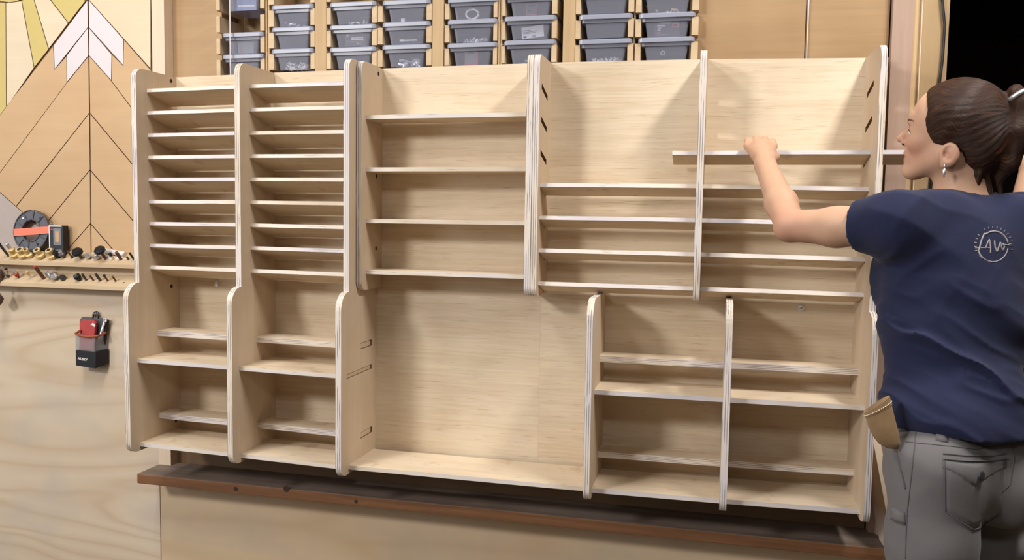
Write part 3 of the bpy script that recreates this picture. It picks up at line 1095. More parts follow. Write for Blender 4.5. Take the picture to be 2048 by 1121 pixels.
# blister package
pk = [at(px, py, 'Y', -0.012) for px, py in ((99, 508), (127, 508), (127, 451), (98.5, 451))]
o0 = Vector((pk[0].x, -0.012, pk[0].z))
pkg = thing('tool_package', 'black and white boxed tool standing on the upper bit rail', 'package', o0)
W, H = pk[1].x - pk[0].x, pk[3].z - pk[0].z
mb = MB()
mb.box((0, 0, 0), (W, .026, H))
mb.build('carton', 'black', pkg, bevel=.001)
for nm, mt, bx in (('white_edge', 'white', (0.0, .0035, .012, H)), ('white_top', 'white', (.0035, W * .92, H * .955, H)), ('window', 'film', (W * .32, W * .86, H * .32, H * .90)),
                   ('print', 'grey_ink', (W * .42, W * .88, H * .10, H * .16)), ('print', 'grey_ink', (W * .08, W * .36, H * .12, H * .2)), ('print', 'red', (W * .14, W * .3, H * .84, H * .88))):
    q = MB()
    q.box((bx[0], -.0009, bx[2]), (bx[1], 0, bx[3]))
    q.build(nm, mt, pkg)
q = MB()
q.box((W * .46, -.0014, H * .42), (W * .74, -.0009, H * .8))
q.build('insert', 'tan', pkg)
q = MB()
q.tube([(W * .2 + .012 * math.cos(a), .004, H + .007 * math.sin(a)) for a in [math.pi * k / 8 for k in range(9)]], .0025, 6)
q.build('hanger', 'film', pkg)

# white tubes
for (a, b, lab, rad) in (((206, 501), (250, 509), 'upper slim white tube lying behind the bits at the rail end', .0085), ((211, 517), (272, 524), 'lower long white tube lying behind the bits at the rail end', .0115)):
    p, q = at(*a, 'Y', .004), at(*b, 'Y', .004)
    mb = MB()
    mb.tube([p, q], rad, 14)
    t = mb.build('white_tube', 'white', smooth=False)
    tag(t, lab, 'tube')
    cp = MB()
    d = (q - p).normalized()
    cp.tube([p - d * .002, p + d * .010], rad * 1.12, 14)
    cp.build('cap', 'white', t)

# round brown thing at the picture's left edge
c = at(-6, 578, 'Y', -0.03)
rnd = random.Random(3)
mb = MB()
for i in range(5):
    for j in range(12):
        pass
mb.tube([(c.x, c.y + .02, c.z + .062), (c.x, c.y, c.z + .045), (c.x, c.y, c.z), (c.x, c.y, c.z - .040), (c.x, c.y + .01, c.z - .055)], [.010, .021, .026, .021, .008], 14)
bl = mb.build('hanging_brush', 'fuzzy', smooth=True)
tag(bl, 'dark brown rounded brush hanging at the left edge beneath the bit rails', 'brush')
hk = MB()
hk.tube([(c.x, c.y + .02, c.z + .060), (c.x, YW, c.z + .075)], .003, 6)
hk.build('hook', 'gunmetal', bl)

# ------------------------------------------------------------------ tool pouch on the wall
pc = at(187, 690, 'Y', YW)
pouch = thing('tool_pouch', 'small black and clear tool pouch with an orange rim hung on the plywood wall', 'tool pouch', (pc.x, YW, pc.z))


def lp_(px, py, y):
    v = at(px, py, 'Y', y)
    return Vector((v.x - pc.x, v.y - YW, v.z - pc.z))


yb, yf = YW - 0.004, YW - 0.048
back = [lp_(*q, yb) for q in ((160, 700), (214, 722), (215, 660), (213, 640), (208, 636), (166, 634), (161, 640))]
mb = MB()
mb.hull(back, [v + Vector((0, -.004, 0)) for v in back])
mb.build('back_plate', 'grey_plastic', pouch, bevel=.001)
lowf = [lp_(*q, yf) for q in ((151.5, 732), (190, 737.5), (196, 703), (151.5, 700.5))]
mb = MB()
q = [lp_(151.5, 732, yf), lp_(191, 738, yf), lp_(218, 728, yb), lp_(176, 722, yb)]
r_ = [lp_(151, 700.5, yf), lp_(192, 704, yf), lp_(218, 698, yb), lp_(176, 694, yb)]
mb.hull(q, r_)
mb.build('pocket_base', 'black', pouch, bevel=.0015)
q = [lp_(151.5, 700, yf), lp_(189, 704, yf), lp_(216, 698, yb), lp_(176, 694, yb)]
r_ = [lp_(151, 668, yf), lp_(190, 673, yf), lp_(216, 666, yb), lp_(176, 662, yb)]
mb = MB()
n4 = 4
mb.add(q + r_, [(0, 1, 5, 4), (1, 2, 6, 5), (3, 0, 4, 7)])
mb.build('clear_window', 'film', pouch)
mb = MB()
rp = [lp_(176, 661, yb), lp_(163, 660, (yb + yf) / 2), lp_(151, 668, yf), lp_(160, 672, yf - .004), lp_(178, 674.5, yf - .004), lp_(196, 672.5, yf), lp_(206, 669, (yb + yf) / 2), lp_(216, 663, yb)]
mb.tube(rp, .0042, 6)
mb.build('orange_rim', 'rust', pouch)
mb = MB()
mb.tube([lp_(186.5, 637, yb - .002), lp_(186.5, 630, yb - .004), lp_(188.5, 625.5, yb - .004), lp_(192, 624, yb - .004), lp_(196, 626, yb - .004), lp_(197, 631, yb - .004), lp_(197, 637, yb - .002)], .0032, 6)
mb.tube([lp_(187, 630.5, yb - .004), lp_(197, 630.5, yb - .004)], .0028, 6)
mb.build('hanging_loop', 'gunmetal', pouch, smooth=True)
cu = bpy.data.curves.new('lettering', 'FONT')
cu.body = 'HUSKY'
cu.size = 0.012
cu.shear = 0.35
cu.extrude = 0.0003
cu.offset = 0.0004
tx = bpy.data.objects.new('lettering', cu)
COL.objects.link(tx)
cu.materials.append(M['white'])
tx.parent = pouch
a_, b_ = lp_(155.5, 719.5, yf - .0012), lp_(180, 723.5, yf - .0012)
tx.location = a_
dx = (b_ - a_).normalized()
up = Vector((0, 0, 1)) - dx * dx.z
up.normalize()
mm = Matrix((dx, up, dx.cross(up))).transposed()
tx.rotation_euler = mm.to_euler()
cu.size = 0.0118
bpy.context.view_layer.update()
tm = bpy.data.meshes.new_from_object(tx.evaluated_get(bpy.context.evaluated_depsgraph_get()))
t2 = bpy.data.objects.new('lettering', tm)
COL.objects.link(t2)
t2.parent = pouch
t2.location, t2.rotation_euler = tx.location, tx.rotation_euler
bpy.data.objects.remove(tx)
t2.name = 'lettering'
# what sits in the pouch
mt_ = [lp_(163, 700, yb - .012), lp_(190, 702, yb - .012), lp_(196, 646, yb - .012), lp_(192, 640, yb - .012), lp_(168, 639, yb - .012), lp_(164, 645, yb - .012)]
wp = Vector((pc.x, YW, pc.z))
mb = MB()
mb.hull(mt_, [v + Vector((0, -.012, 0)) for v in mt_])
met = mb.build('red_meter', 'red', loc=wp, bevel=.002)
tag(met, 'red case with a white mark standing in the wall tool pouch', 'case')
mb = MB()
mk = [lp_(181, 651, yb - .0245), lp_(186, 646, yb - .0245), lp_(191, 651, yb - .0245), lp_(189, 655, yb - .0245), lp_(185, 651, yb - .0245)]
mb.hull(mk, [v + Vector((0, -.0006, 0)) for v in mk])
mb.build('white_mark', 'white', met)
mb = MB()
w0, w1 = lp_(200.5, 672, yb - .018), lp_(210, 641, yb - .018)
mb.tube([w0 - (w1 - w0) * .5, w0, w1 - (w1 - w0) * .15], [.0042, .0042, .0048], 8)
wr = mb.build('wrench', 'steel', loc=wp, smooth=True)
tag(wr, 'bright ring spanner sticking out of the wall tool pouch', 'wrench')
mb = MB()
mb.tube([w1 + Vector((.0042 * math.cos(a), 0, .0075 * math.sin(a))) for a in [2 * math.pi * k / 16 for k in range(17)]], .0034, 6)
mb.build('ring_end', 'steel', wr, smooth=True)
mb = MB()
w0, w1 = lp_(208, 690, yb - .008), lp_(215, 640, yb - .008)
mb.tube([w0, w1], [.006, .0068], 8)
hd = mb.build('screwdriver_handle', 'black', loc=wp)
tag(hd, 'dark blue-black handle beside the bright spanner in the pouch', 'tool handle')


# ------------------------------------------------------------------ the person: implicit surfaces meshed with surface nets
F4 = np.float32


def V3(v):
    return np.array(v, dtype=F4)


def smin(a, b, k):
    h = np.clip(0.5 + 0.5 * (b - a) / k, 0, 1)
    return b + (a - b) * h - k * h * (1 - h)


def smax(a, b, k):
    return -smin(-a, -b, k)


def cone(p, a, b, ra, rb):
    a, b = V3(a), V3(b)
    ba = b - a
    t = np.clip(((p - a) @ ba) / (ba @ ba), 0, 1)
    return np.linalg.norm(p - a - t[:, None] * ba, axis=1) - (ra + (rb - ra) * t)


def ellip(p, c, axes, r):
    q = (p - V3(c)) @ np.array([V3(x) for x in axes], dtype=F4).T
    r = V3(r)
    k0 = np.linalg.norm(q / r, axis=1)
    k1 = np.linalg.norm(q / (r * r), axis=1) + 1e-9
    return np.where(k0 < 1e-4, -r.min(), k0 * (k0 - 1) / k1)


def chain(p, pts, rad, k=0.01):
    d = None
    for i in range(len(pts) - 1):
        e = cone(p, pts[i], pts[i + 1], rad[i], rad[i + 1])
        d = e if d is None else smin(d, e, k)
    return d


def surface_net(fn, lo, hi, h, slack=1.7):
    B = 8
    lo, hi = V3(lo), V3(hi)
    nb = np.ceil((hi - lo) / (B * h)).astype(int)
    g = np.stack(np.meshgrid(*[np.arange(n) for n in nb], indexing='ij'), -1).reshape(-1, 3)
    d = fn((lo + (g + 0.5) * (B * h)).astype(F4))
    g = g[np.abs(d) < B * h * 0.87 * slack + 0.006]
    o = np.stack(np.meshgrid(*[np.arange(B + 1)] * 3, indexing='ij'), -1).reshape(-1, 3)
    N = int(nb.max() * B + 4)
    ids, vts, sg = [], [], []
    off = np.array([[i, j, k] for i in (0, 1) for j in (0, 1) for k in (0, 1)])
    edges = [(a, b) for a in range(8) for b in range(a + 1, 8) if np.abs(off[a] - off[b]).sum() == 1]
    for s in range(0, len(g), 400):
        gb = g[s:s + 400]
        idx = gb[:, None, :] * B + o[None]
        val = fn((lo + idx.reshape(-1, 3) * h).astype(F4)).reshape(len(gb), B + 1, B + 1, B + 1)
        cor = np.stack([val[:, i:i + B, j:j + B, k:k + B] for i, j, k in off], -1)
        ins = cor < 0
        act = ins.any(-1) & ~ins.all(-1)
        w = np.argwhere(act)
        if not len(w):
            continue
        cv = cor[act]
        cell = gb[w[:, 0]] * B + w[:, 1:]
        acc = np.zeros((len(cv), 3))
        cnt = np.zeros(len(cv))
        for a, b in edges:
            va, vb = cv[:, a], cv[:, b]
            m = (va < 0) != (vb < 0)
            t = np.where(m, va / np.where(m, va - vb, 1), 0)
            pt = off[a] + t[:, None] * (off[b] - off[a])
            acc += np.where(m[:, None], pt, 0)
            cnt += m
        vts.append(lo + (cell + acc / cnt[:, None]) * h)
        ids.append(cell[:, 0] + N * (cell[:, 1] + N * cell[:, 2]))
        sg.append(np.stack([cv[:, 0] < 0, cv[:, 4] < 0, cv[:, 2] < 0, cv[:, 1] < 0], 1))
    ids, vts, sg = np.concatenate(ids), np.concatenate(vts), np.concatenate(sg)
    order = np.argsort(ids)
    ids, vts, sg = ids[order], vts[order], sg[order]
    st = [1, N, N * N]
    quads = []
    for a in range(3):
        b, c = (a + 1) % 3, (a + 2) % 3
        m = np.where(sg[:, 0] != sg[:, a + 1])[0]
        q = [ids[m], ids[m] - st[b], ids[m] - st[b] - st[c], ids[m] - st[c]]
        pos = [np.clip(np.searchsorted(ids, x), 0, len(ids) - 1) for x in q]
        ok = np.all([ids[p_] == x for p_, x in zip(pos, q)], axis=0)
        quad = np.stack(pos, 1)[ok]
        flip = ~sg[m, 0][ok]
        quad[flip] = quad[flip][:, ::-1]
        quads.append(quad)
    return vts, np.concatenate(quads)


def net_object(name, nets, mats, parent=None, attrs=None):
    vs, fs, k = [], [], 0
    for v, f in nets:
        vs.append(v)
        fs.append(f + k)
        k += len(v)
    vs, fs = np.concatenate(vs), np.concatenate(fs)
    me = bpy.data.meshes.new(name)
    me.vertices.add(len(vs))
    me.vertices.foreach_set('co', vs.astype(F4).ravel())
    me.loops.add(len(fs) * 4)
    me.loops.foreach_set('vertex_index', fs.ravel().astype(np.int32))
    me.polygons.add(len(fs))
    me.polygons.foreach_set('loop_start', np.arange(0, len(fs) * 4, 4, dtype=np.int32))
    me.polygons.foreach_set('use_smooth', np.ones(len(fs), dtype=bool))
    me.update(calc_edges=True)
    for m in mats if isinstance(mats, list) else [mats]:
        me.materials.append(M[m])
    for an, fun in (attrs or {}).items():
        at_ = me.attributes.new(an, 'FLOAT_VECTOR', 'POINT')
        at_.data.foreach_set('vector', fun(vs.astype(F4)).astype(F4).ravel())
    o = bpy.data.objects.new(name, me)
    COL.objects.link(o)
    if parent:
        o.parent = parent
    return o


# body frame: facing the wall, turned a little to her left
vd = (spot(1915, 700, 1.7) - CAM)
vd.z = 0
vd.normalize()
TURN = math.radians(35)
BF = V3((vd.x * math.cos(TURN) - vd.y * math.sin(TURN), vd.x * math.sin(TURN) + vd.y * math.cos(TURN), 0))
BL = V3((-BF[1], BF[0], 0))
BZ = V3((0, 0, 1))
BAX = (BL, BF, BZ)
S3 = lambda px, py, d: V3(spot(px, py, d))

CHEST, RIBS, WAIST, PELV = S3(1926, 470, 1.76), S3(1908, 585, 1.745), S3(1906, 725, 1.72), S3(1918, 905, 1.70)
NECKB = S3(1926, 424, 1.765)
SHL = S3(1798, 445, 1.70)
SHR = CHEST - BL * 0.150 + BF * 0.02 + BZ * 0.03
ELL = S3(1581, 452, 1.885)
edge_x = at(1519, 310, 'Y', YFR).x
GL = V3((edge_x, YFR, ZR[2]))
WRL = GL + V3((0.010, -0.118, -0.046))
GR = V3((at(2030, 310, 'Y', YFR).x, YFR, ZR[2]))
WRR = GR + V3((0.004, -0.118, -0.050))
ELR = S3(2032, 500, 1.96)

# head frame: profile turned to the left of the picture
HS = 1.76 / FPX
HO = S3(1910, 270, 1.76)
yawh = math.radians(8)
vv = HO - V3(CAM)
vv = vv / np.linalg.norm(vv)
_r = V3(CR) - vv * float(V3(CR) @ vv)
_r = _r / np.linalg.norm(_r)
KF = float(vv @ V3(CF))                          # the picture stretches things seen off axis
HF = -_r * math.cos(yawh) + vv * math.sin(yawh)
HSd = -vv * math.cos(yawh) - _r * math.sin(yawh)
HU = np.cross(_r, vv).astype(F4)
HU = HU if HU[2] > 0 else -HU
HAX = (HF, HSd, HU)


def hp(f, s, u):
    return HO + (HF * (f * KF) + HSd * s + HU * u) * HS


def he(p, c, r):
    return ellip(p, hp(*c), HAX, [r[0] * HS * KF, r[1] * HS, r[2] * HS])


def hc(p, a, b, ra, rb):
    return cone(p, hp(*a), hp(*b), ra * HS, rb * HS)


def torso(p):
    d = ellip(p, CHEST - BZ * 0.012, BAX, (0.150, 0.092, 0.092))
    d = smin(d, ellip(p, RIBS, BAX, (0.140, 0.104, 0.150)), 0.05)
    d = smin(d, ellip(p, WAIST, BAX, (0.122, 0.088, 0.16)), 0.06)
    d = smin(d, ellip(p, PELV, BAX, (0.132, 0.106, 0.14)), 0.06)
    for s in (1, -1):
        d = smin(d, ellip(p, RIBS + BF * 0.078 + BL * 0.070 * s + BZ * 0.02, BAX, (0.062, 0.056, 0.062)), 0.03)
        d = smin(d, ellip(p, CHEST - BF * 0.055 + BL * 0.085 * s - BZ * 0.01, BAX, (0.06, 0.035, 0.085)), 0.03)
    d = smin(d, cone(p, NECKB - BZ * 0.02 + BL * 0.01, SHL + BZ * 0.002, 0.044, 0.043), 0.035)
    d = smin(d, cone(p, NECKB - BZ * 0.02, SHR, 0.046, 0.044), 0.04)
    return d


def upper_arm(p, which):
    a, b = (SHL, ELL) if which else (SHR, ELR)
    m = a * 0.45 + b * 0.55 - BZ * 0.006
    return chain(p, [a, m, b], [0.046, 0.0405, 0.0345], 0.02)


def forearm(p, which):
    a, b = (ELL, WRL) if which else (ELR, WRR)
    m = a * 0.66 + b * 0.34
    d = chain(p, [a, m, b], [0.034, 0.0345, 0.0262], 0.02)
    # the point of the elbow
    return smin(d, cone(p, a, a + (a - (0.5 * (SHL + WRL) if which else 0.5 * (SHR + WRR))) * 0.12, 0.026, 0.016), 0.02)


def hand(p, G, W, side):
    """fingers over the strip, thumb under it; side +1 puts the thumb towards +x"""
    X = V3((1, 0, 0))
    y, z = V3((0, 1, 0)), BZ
    pc = G + y * -0.055 + z * 0.000
    kn = [G + X * o_ * 0.001 + y * yy * 0.001 + z * zz * 0.001 for o_, yy, zz in ((-31, -36, 9), (-10, -32, 14), (11, -33, 13), (31, -40, 8))]
    if side < 0:
        kn = [G + X * -o_ * 0.001 + y * yy * 0.001 + z * zz * 0.001 for o_, yy, zz in ((-31, -40, 8), (-10, -33, 13), (11, -32, 14), (31, -36, 9))][::-1]
    d = cone(p, W, pc, 0.024, 0.026)
    for k in kn:
        d = smin(d, cone(p, W * 0.45 + pc * 0.55 + (k - pc) * 0.45, k, 0.0155, 0.0115), 0.012)
    lens = (0.92, 1.08, 1.0, 0.78)
    for i, k in enumerate(kn):
        q = k + (y * 0.027 + z * 0.016) * lens[i]
        r_ = q + (y * 0.021 + z * -0.004) * lens[i]
        t = r_ + (y * 0.014 + z * -0.012) * lens[i]
        f = chain(p, [k, q, r_, t], [0.0112, 0.0096, 0.0086, 0.0074], 0.004)
        d = smin(d, f, 0.005)
    b0 = W * 0.62 + pc * 0.38 + X * 0.016 * side
    b1 = G + X * 0.036 * side + y * -0.040 + z * -0.020
    b2 = G + X * 0.032 * side + y * -0.010 + z * -0.027
    b3 = G + X * 0.024 * side + y * 0.014 + z * -0.028
    d = smin(d, chain(p, [b0, b1, b2, b3], [0.0155, 0.0125, 0.0102, 0.0085], 0.006), 0.008)
    return d


LEGL = S3(1862, 1100, 1.655)
LEGR = S3(1957, 1100, 1.80)


def leg_pts(P):
    hip = P + BZ * 0.17
    return [hip, P + BZ * 0.02, V3((P[0], P[1], 0.47)) + BF * 0.015, V3((P[0], P[1], 0.36)) - BF * 0.01, V3((P[0], P[1], 0.085)) - BF * 0.02]


def legs(p, grow=0.0):
    d = None
    for P in (LEGL, LEGR):
        q = leg_pts(P)
        e = chain(p, q, [0.078 + grow, 0.070 + grow, 0.052 + grow * 1.2, 0.055 + grow * 1.2, 0.038 + grow * 2.2], 0.03)
        d = e if d is None else smin(d, e, 0.012)
    return d


def skin_fn(p):
    # head
    d = he(p, (0, 0, 20), (94, 72, 84))
    d = smin(d, he(p, (44, 0, 24), (44, 58, 58)), 0.02)
    d = smin(d, he(p, (50, 0, -22), (47, 50, 52)), 0.02)
    for s in (1, -1):
        d = smin(d, hc(p, (12, 47 * s, -42), (76, 12 * s, -72), 21, 17), 0.022)
        d = smin(d, he(p, (66, 34 * s, -14), (26, 20, 20)), 0.014)       # cheek bone
    d = smin(d, he(p, (88, 0, -73), (17, 19, 16)), 0.012)                 # chin
    d = smin(d, hc(p, (76, -26, 30), (76, 26, 30), 15, 15), 0.012)        # brow
    for s in (1, -1):
        d = smax(d, -he(p, (99, 29 * s, 7), (17, 17, 12)), 0.008)         # eye sockets
        d = smin(d, he(p, (78, 29 * s, 6), (14, 17, 13)), 0.003)          # eyes and lids
    d = smin(d, hc(p, (91, 0, 18), (114, 0, -8), 6.0, 8.0), 0.007)        # nose
    for s in (1, -1):
        d = smin(d, he(p, (102, 10 * s, -15), (10, 7, 7)), 0.004)
    d = smin(d, he(p, (86, 0, -42), (16, 26, 22)), 0.012)
    d = smin(d, he(p, (97.5, 0, -36.5), (7.5, 18, 5.5)), 0.004)
    d = smin(d, he(p, (96, 0, -51), (7.5, 16, 6.5)), 0.004)
    d = smax(d, -he(p, (110, 0, -44), (11, 24, 1.8)), 0.002)
    # neck
    d = smin(d, cone(p, hp(-18, 0, -40), NECKB, 0.050, 0.056), 0.03)
    d = smin(d, cone(p, hp(-6, 30, -50), NECKB + BF * 0.04, 0.016, 0.02), 0.03)
    # ear
    e = he(p, (-4, 73, -38), (21, 9, 24))
    e = smax(e, -he(p, (-2, 83, -35), (13, 9, 17)), 0.003)
    e = smin(e, he(p, (-8, 76, -36), (8, 3.5, 13)), 0.002)
    e = smax(e, -he(p, (3, 81, -37), (6, 9, 8)), 0.002)
    e = smin(e, he(p, (4, 73, -57), (9, 5, 8)), 0.005)
    e = smin(e, he(p, (12, 72, -38), (4, 5, 7)), 0.003)
    d = smin(d, e, 0.005)
    # body under the clothes, arms and hands
    d = smin(d, torso(p) + 0.008, 0.03)
    a = smin(upper_arm(p, 1), forearm(p, 1), 0.012)
    a = smin(a, hand(p, GL, WRL, 1), 0.012)
    d = smin(d, a, 0.025)
    a = smin(upper_arm(p, 0), forearm(p, 0), 0.012)
    a = smin(a, hand(p, GR, WRR, -1), 0.012)
    d = smin(d, a, 0.025)
    return smin(d, legs(p, -0.008), 0.04)


def vnoise(q):
    i = np.floor(q).astype(np.int64)
    f = (q - i).astype(F4)
    f = f * f * (3 - 2 * f)
    out = 0
    for dx in (0, 1):
        for dy in (0, 1):
            for dz in (0, 1):
                hsh = ((i[:, 0] + dx) * 73856093) ^ ((i[:, 1] + dy) * 19349663) ^ ((i[:, 2] + dz) * 83492791)
                hsh = (hsh ^ (hsh >> 13)) * 1274126177
                r = ((hsh ^ (hsh >> 16)) & 65535) / 65535.0
                w = (f[:, 0] if dx else 1 - f[:, 0]) * (f[:, 1] if dy else 1 - f[:, 1]) * (f[:, 2] if dz else 1 - f[:, 2])
                out = out + w * r
    return out.astype(F4)


def fold(p, n, lam, seed, stretch=5.0):
    """cloth folds: ridges of a noise drawn out at right angles to n"""
    n = V3(n) / np.linalg.norm(n)
    t = np.cross(n, V3(CF))
    t = t / np.linalg.norm(t)
    b = np.cross(n, t)
    q = np.stack([(p @ n) / lam, (p @ t) / (lam * stretch), (p @ b) / (lam * stretch)], 1) + seed * 7.3
    bend = vnoise(p / 0.09 + seed)[:, None] * np.array([[0.9, 0, 0]], dtype=F4)
    r = 1 - np.abs(2 * vnoise(q + bend) - 1)
    return (r * r * 1.6 - 0.4).astype(F4)


FOLDN = V3(CR) * 0.50 + V3(CU) * 0.87
HEM_Z = float(spot(1945, 881, 1.585).z)


def ramp01(x, a, b):
    t = np.clip((x - a) / (b - a), 0, 1)
    return t * t * (3 - 2 * t)


def shirt_fn(p):
    d = torso(p) - 0.009
    # loose cloth hanging over the hips
    d = smin(d, ellip(p, PELV + BZ * 0.05, BAX, (0.143, 0.116, 0.15)), 0.05)
    sl = SHL + (ELL - SHL) * 0.36
    sr = SHR + (ELR - SHR) * 0.40
    a = cone(p, SHL, sl, 0.053, 0.0485)
    b = cone(p, SHR, sr, 0.053, 0.0485)
    ax_l = (ELL - SHL) / np.linalg.norm(ELL - SHL)
    ax_r = (ELR - SHR) / np.linalg.norm(ELR - SHR)
    a = smin(a, cone(p, SHL - BZ * 0.02, sl - BZ * 0.012, 0.045, 0.044), 0.02)
    d = smin(d, a, 0.045)
    d = smin(d, b, 0.045)
    z = p[:, 2]
    low = ramp01(z, 1.34, 1.14)
    d = d - 0.011 * low * fold(p, FOLDN, 0.050, 0.4, 5.0) - 0.003 * low * fold(p, FOLDN, 0.026, 1.9, 4.0)
    up = 1 - low
    nr = np.exp(-np.sum((p - (SHL * 0.7 + RIBS * 0.3)) ** 2, 1) / 0.012)
    d = d - 0.007 * nr * fold(p, V3(CR) * 0.75 - V3(CU) * 0.66, 0.040, 3.1, 4.0)
    d = d - 0.0028 * up * fold(p, V3(CR) * 0.45 + V3(CU) * 0.89, 0.06, 5.0, 4.0)
    d = smax(d, HEM_Z + 0.004 * np.sin(p @ V3((31, 22, 0))) - z, 0.004)      # hem
    nk = NECKB + BZ * 0.028
    d = smax(d, -cone(p, nk + BF * 0.012, nk + BZ * 0.15 + BF * 0.02, 0.066, 0.085), 0.004)
    # sleeve openings
    cl = ((p - sl) @ ax_l)
    near = np.linalg.norm(p - sl, axis=1) < 0.12
    d = np.where(near, np.maximum(d, cl), d)
    far = (p - SHL) @ ax_l > np.linalg.norm(sl - SHL)
    d = np.where(far, np.maximum(d, cl), d)
    cr = ((p - sr) @ ax_r)
    near = np.linalg.norm(p - sr, axis=1) < 0.12
    d = np.where(near, np.maximum(d, cr), d)
    return d


TOP_Z = float(spot(1830, 846, 1.64).z) + 0.022


def trousers_fn(p):
    d = ellip(p, PELV - BZ * 0.015, BAX, (0.142, 0.110, 0.125))
    d = smin(d, cone(p, PELV + BL * 0.075 - BZ * 0.05, PELV - BL * 0.075 - BZ * 0.05, 0.066, 0.066), 0.03)
    for s in (1, -1):
        d = smin(d, ellip(p, PELV - BZ * 0.055 - BF * 0.050 + BL * 0.066 * s, BAX, (0.074, 0.070, 0.084)), 0.03)
    d = smin(d, legs(p, 0.008), 0.02)
    z = p[:, 2]
    thigh = ramp01(z, 0.80, 0.74)
    d = d - 0.006 * thigh * fold(p, (0.15, -0.1, 1.0), 0.040, 0.8, 4.0)
    seat = np.exp(-((z - 0.86) / 0.05) ** 2)
    d = d - 0.003 * seat * fold(p, V3(CR) * 0.3 + V3(CU) * 0.95, 0.05, 2.2, 4.0)
    d = smax(d, z - TOP_Z, 0.003)
    return d


def hair_fn(p):
    q = (p - HO) @ np.array([HF / KF, HSd, HU], dtype=F4).T / HS
    f, s, u = q[:, 0], q[:, 1], q[:, 2]
    d = he(p, (-8, 0, 27), (105, 82, 85))
    d = smin(d, he(p, (-52, 0, -18), (62, 66, 64)), 0.02)
    phi = np.arctan2(s, (u - 40) + 0.25 * (f + 118))
    st = np.sin(phi * 34 + 2.0 * np.sin(f * 0.045) + np.sin(u * 0.06)) + 0.7 * np.sin(phi * 71 + 3 * np.sin(f * 0.03 + 1))
    d = d - 0.00045 * st
    fm = np.interp(u, [-110, -90, -60, -45, -32, -26, -16, 7, 29, 46, 67, 82, 95], [-45, -38, -22, -28, -24, 8, 36, 50, 55, 51, 57, 64, 70])
    d = smax(d, (f - fm) * HS * 0.8, 0.011)
    # tail
    t = chain(p, [hp(-112, 0, 82), hp(-128, 4, 62), hp(-128, 8, 10), hp(-112, 6, -52), hp(-96, 0, -86)], [14 * HS, 19 * HS, 24 * HS, 19 * HS, 8 * HS], 0.01)
    t = t - 0.0006 * np.sin(np.arctan2(s, f + 122) * 9 + u * 0.03)
    d = smin(d, t, 0.012)
    # loose strands at the nape
    for k, (a, b) in enumerate((((-70, 20, -80), (-88, 24, -125)), ((-86, 0, -70), (-108, 4, -128)), ((-58, 36, -76), (-60, 40, -104)))):
        d = smin(d, hc(p, a, b, 11, 3), 0.008)
    return d


def hair_flow(p):
    q = (p - HO) @ np.array([HF / KF, HSd, HU], dtype=F4).T / HS
    phi = np.arctan2(q[:, 1], (q[:, 2] - 40) + 0.25 * (q[:, 0] + 118))
    phi = phi + 0.10 * np.sin(q[:, 0] * 0.05 + 1.2 * np.sin(q[:, 2] * 0.04)) + 0.06 * np.sin(q[:, 0] * 0.11 + q[:, 2] * 0.05)
    return np.stack([phi * 6, q[:, 0] * 0.012, q[:, 2] * 0.006], 1)


def skin_tint(p):
    """x: lip red, y: cheek and elbow flush, z: mouth groove shade"""
    q = (p - HO) @ np.array([HF / KF, HSd, HU], dtype=F4).T / HS
    lip = np.exp(-((q[:, 2] + 37) / 5) ** 2) + np.exp(-((q[:, 2] + 51) / 5.5) ** 2)
    lip = np.clip(lip, 0, 1) * ramp01(q[:, 0], 92, 99) * ramp01(np.abs(q[:, 1]), 21, 15)
    ck = np.exp(-(((q[:, 0] - 72) / 26) ** 2 + ((q[:, 2] + 28) / 22) ** 2)) + 0.9 * np.exp(-(((q[:, 0] - 112) / 12) ** 2 + ((q[:, 2] + 10) / 12) ** 2))
    ck += 0.8 * np.exp(-(((q[:, 0] + 4) / 16) ** 2 + ((q[:, 2] + 38) / 24) ** 2)) * (q[:, 1] > 60)
    ck += 0.9 * np.exp(-np.sum((p - ELL) ** 2, 1) / 0.0035)
    gr = np.exp(-((q[:, 2] + 44) / 2.4) ** 2) * ramp01(q[:, 0], 84, 92) * ramp01(np.abs(q[:, 1]), 25, 20)  # crease shade between the lips, painted into the skin colour
    return np.stack([lip, ck, gr], 1)


# person materials
t = NT('skin')
a_ = t.n('ShaderNodeAttribute', _attribute_name='tint')
sp_ = t.n('ShaderNodeSeparateXYZ')
t.l(a_.outputs['Vector'], sp_.inputs[0])
nz = t.noise(t.coord((1, 1, 1), 0), 40, 3)
colr = t.mix(nz, srgb(184, 144, 117), srgb(194, 155, 129))
colr = t.mix(t.math('MULTIPLY', sp_.outputs[1], 0.5), colr, srgb(188, 124, 104))
colr = t.mix(t.math('MULTIPLY', sp_.outputs[0], 0.75), colr, srgb(168, 98, 88))
colr = t.mix(t.math('MULTIPLY', sp_.outputs[2], 0.7), colr, srgb(112, 66, 58))
M['skin'] = t.base(colr, 0.55, 0.35)
t.b.inputs['Subsurface Weight'].default_value = 0.08
t.b.inputs['Subsurface Radius'].default_value = (0.012, 0.005, 0.003)
t.b.inputs['Subsurface Scale'].default_value = 0.5

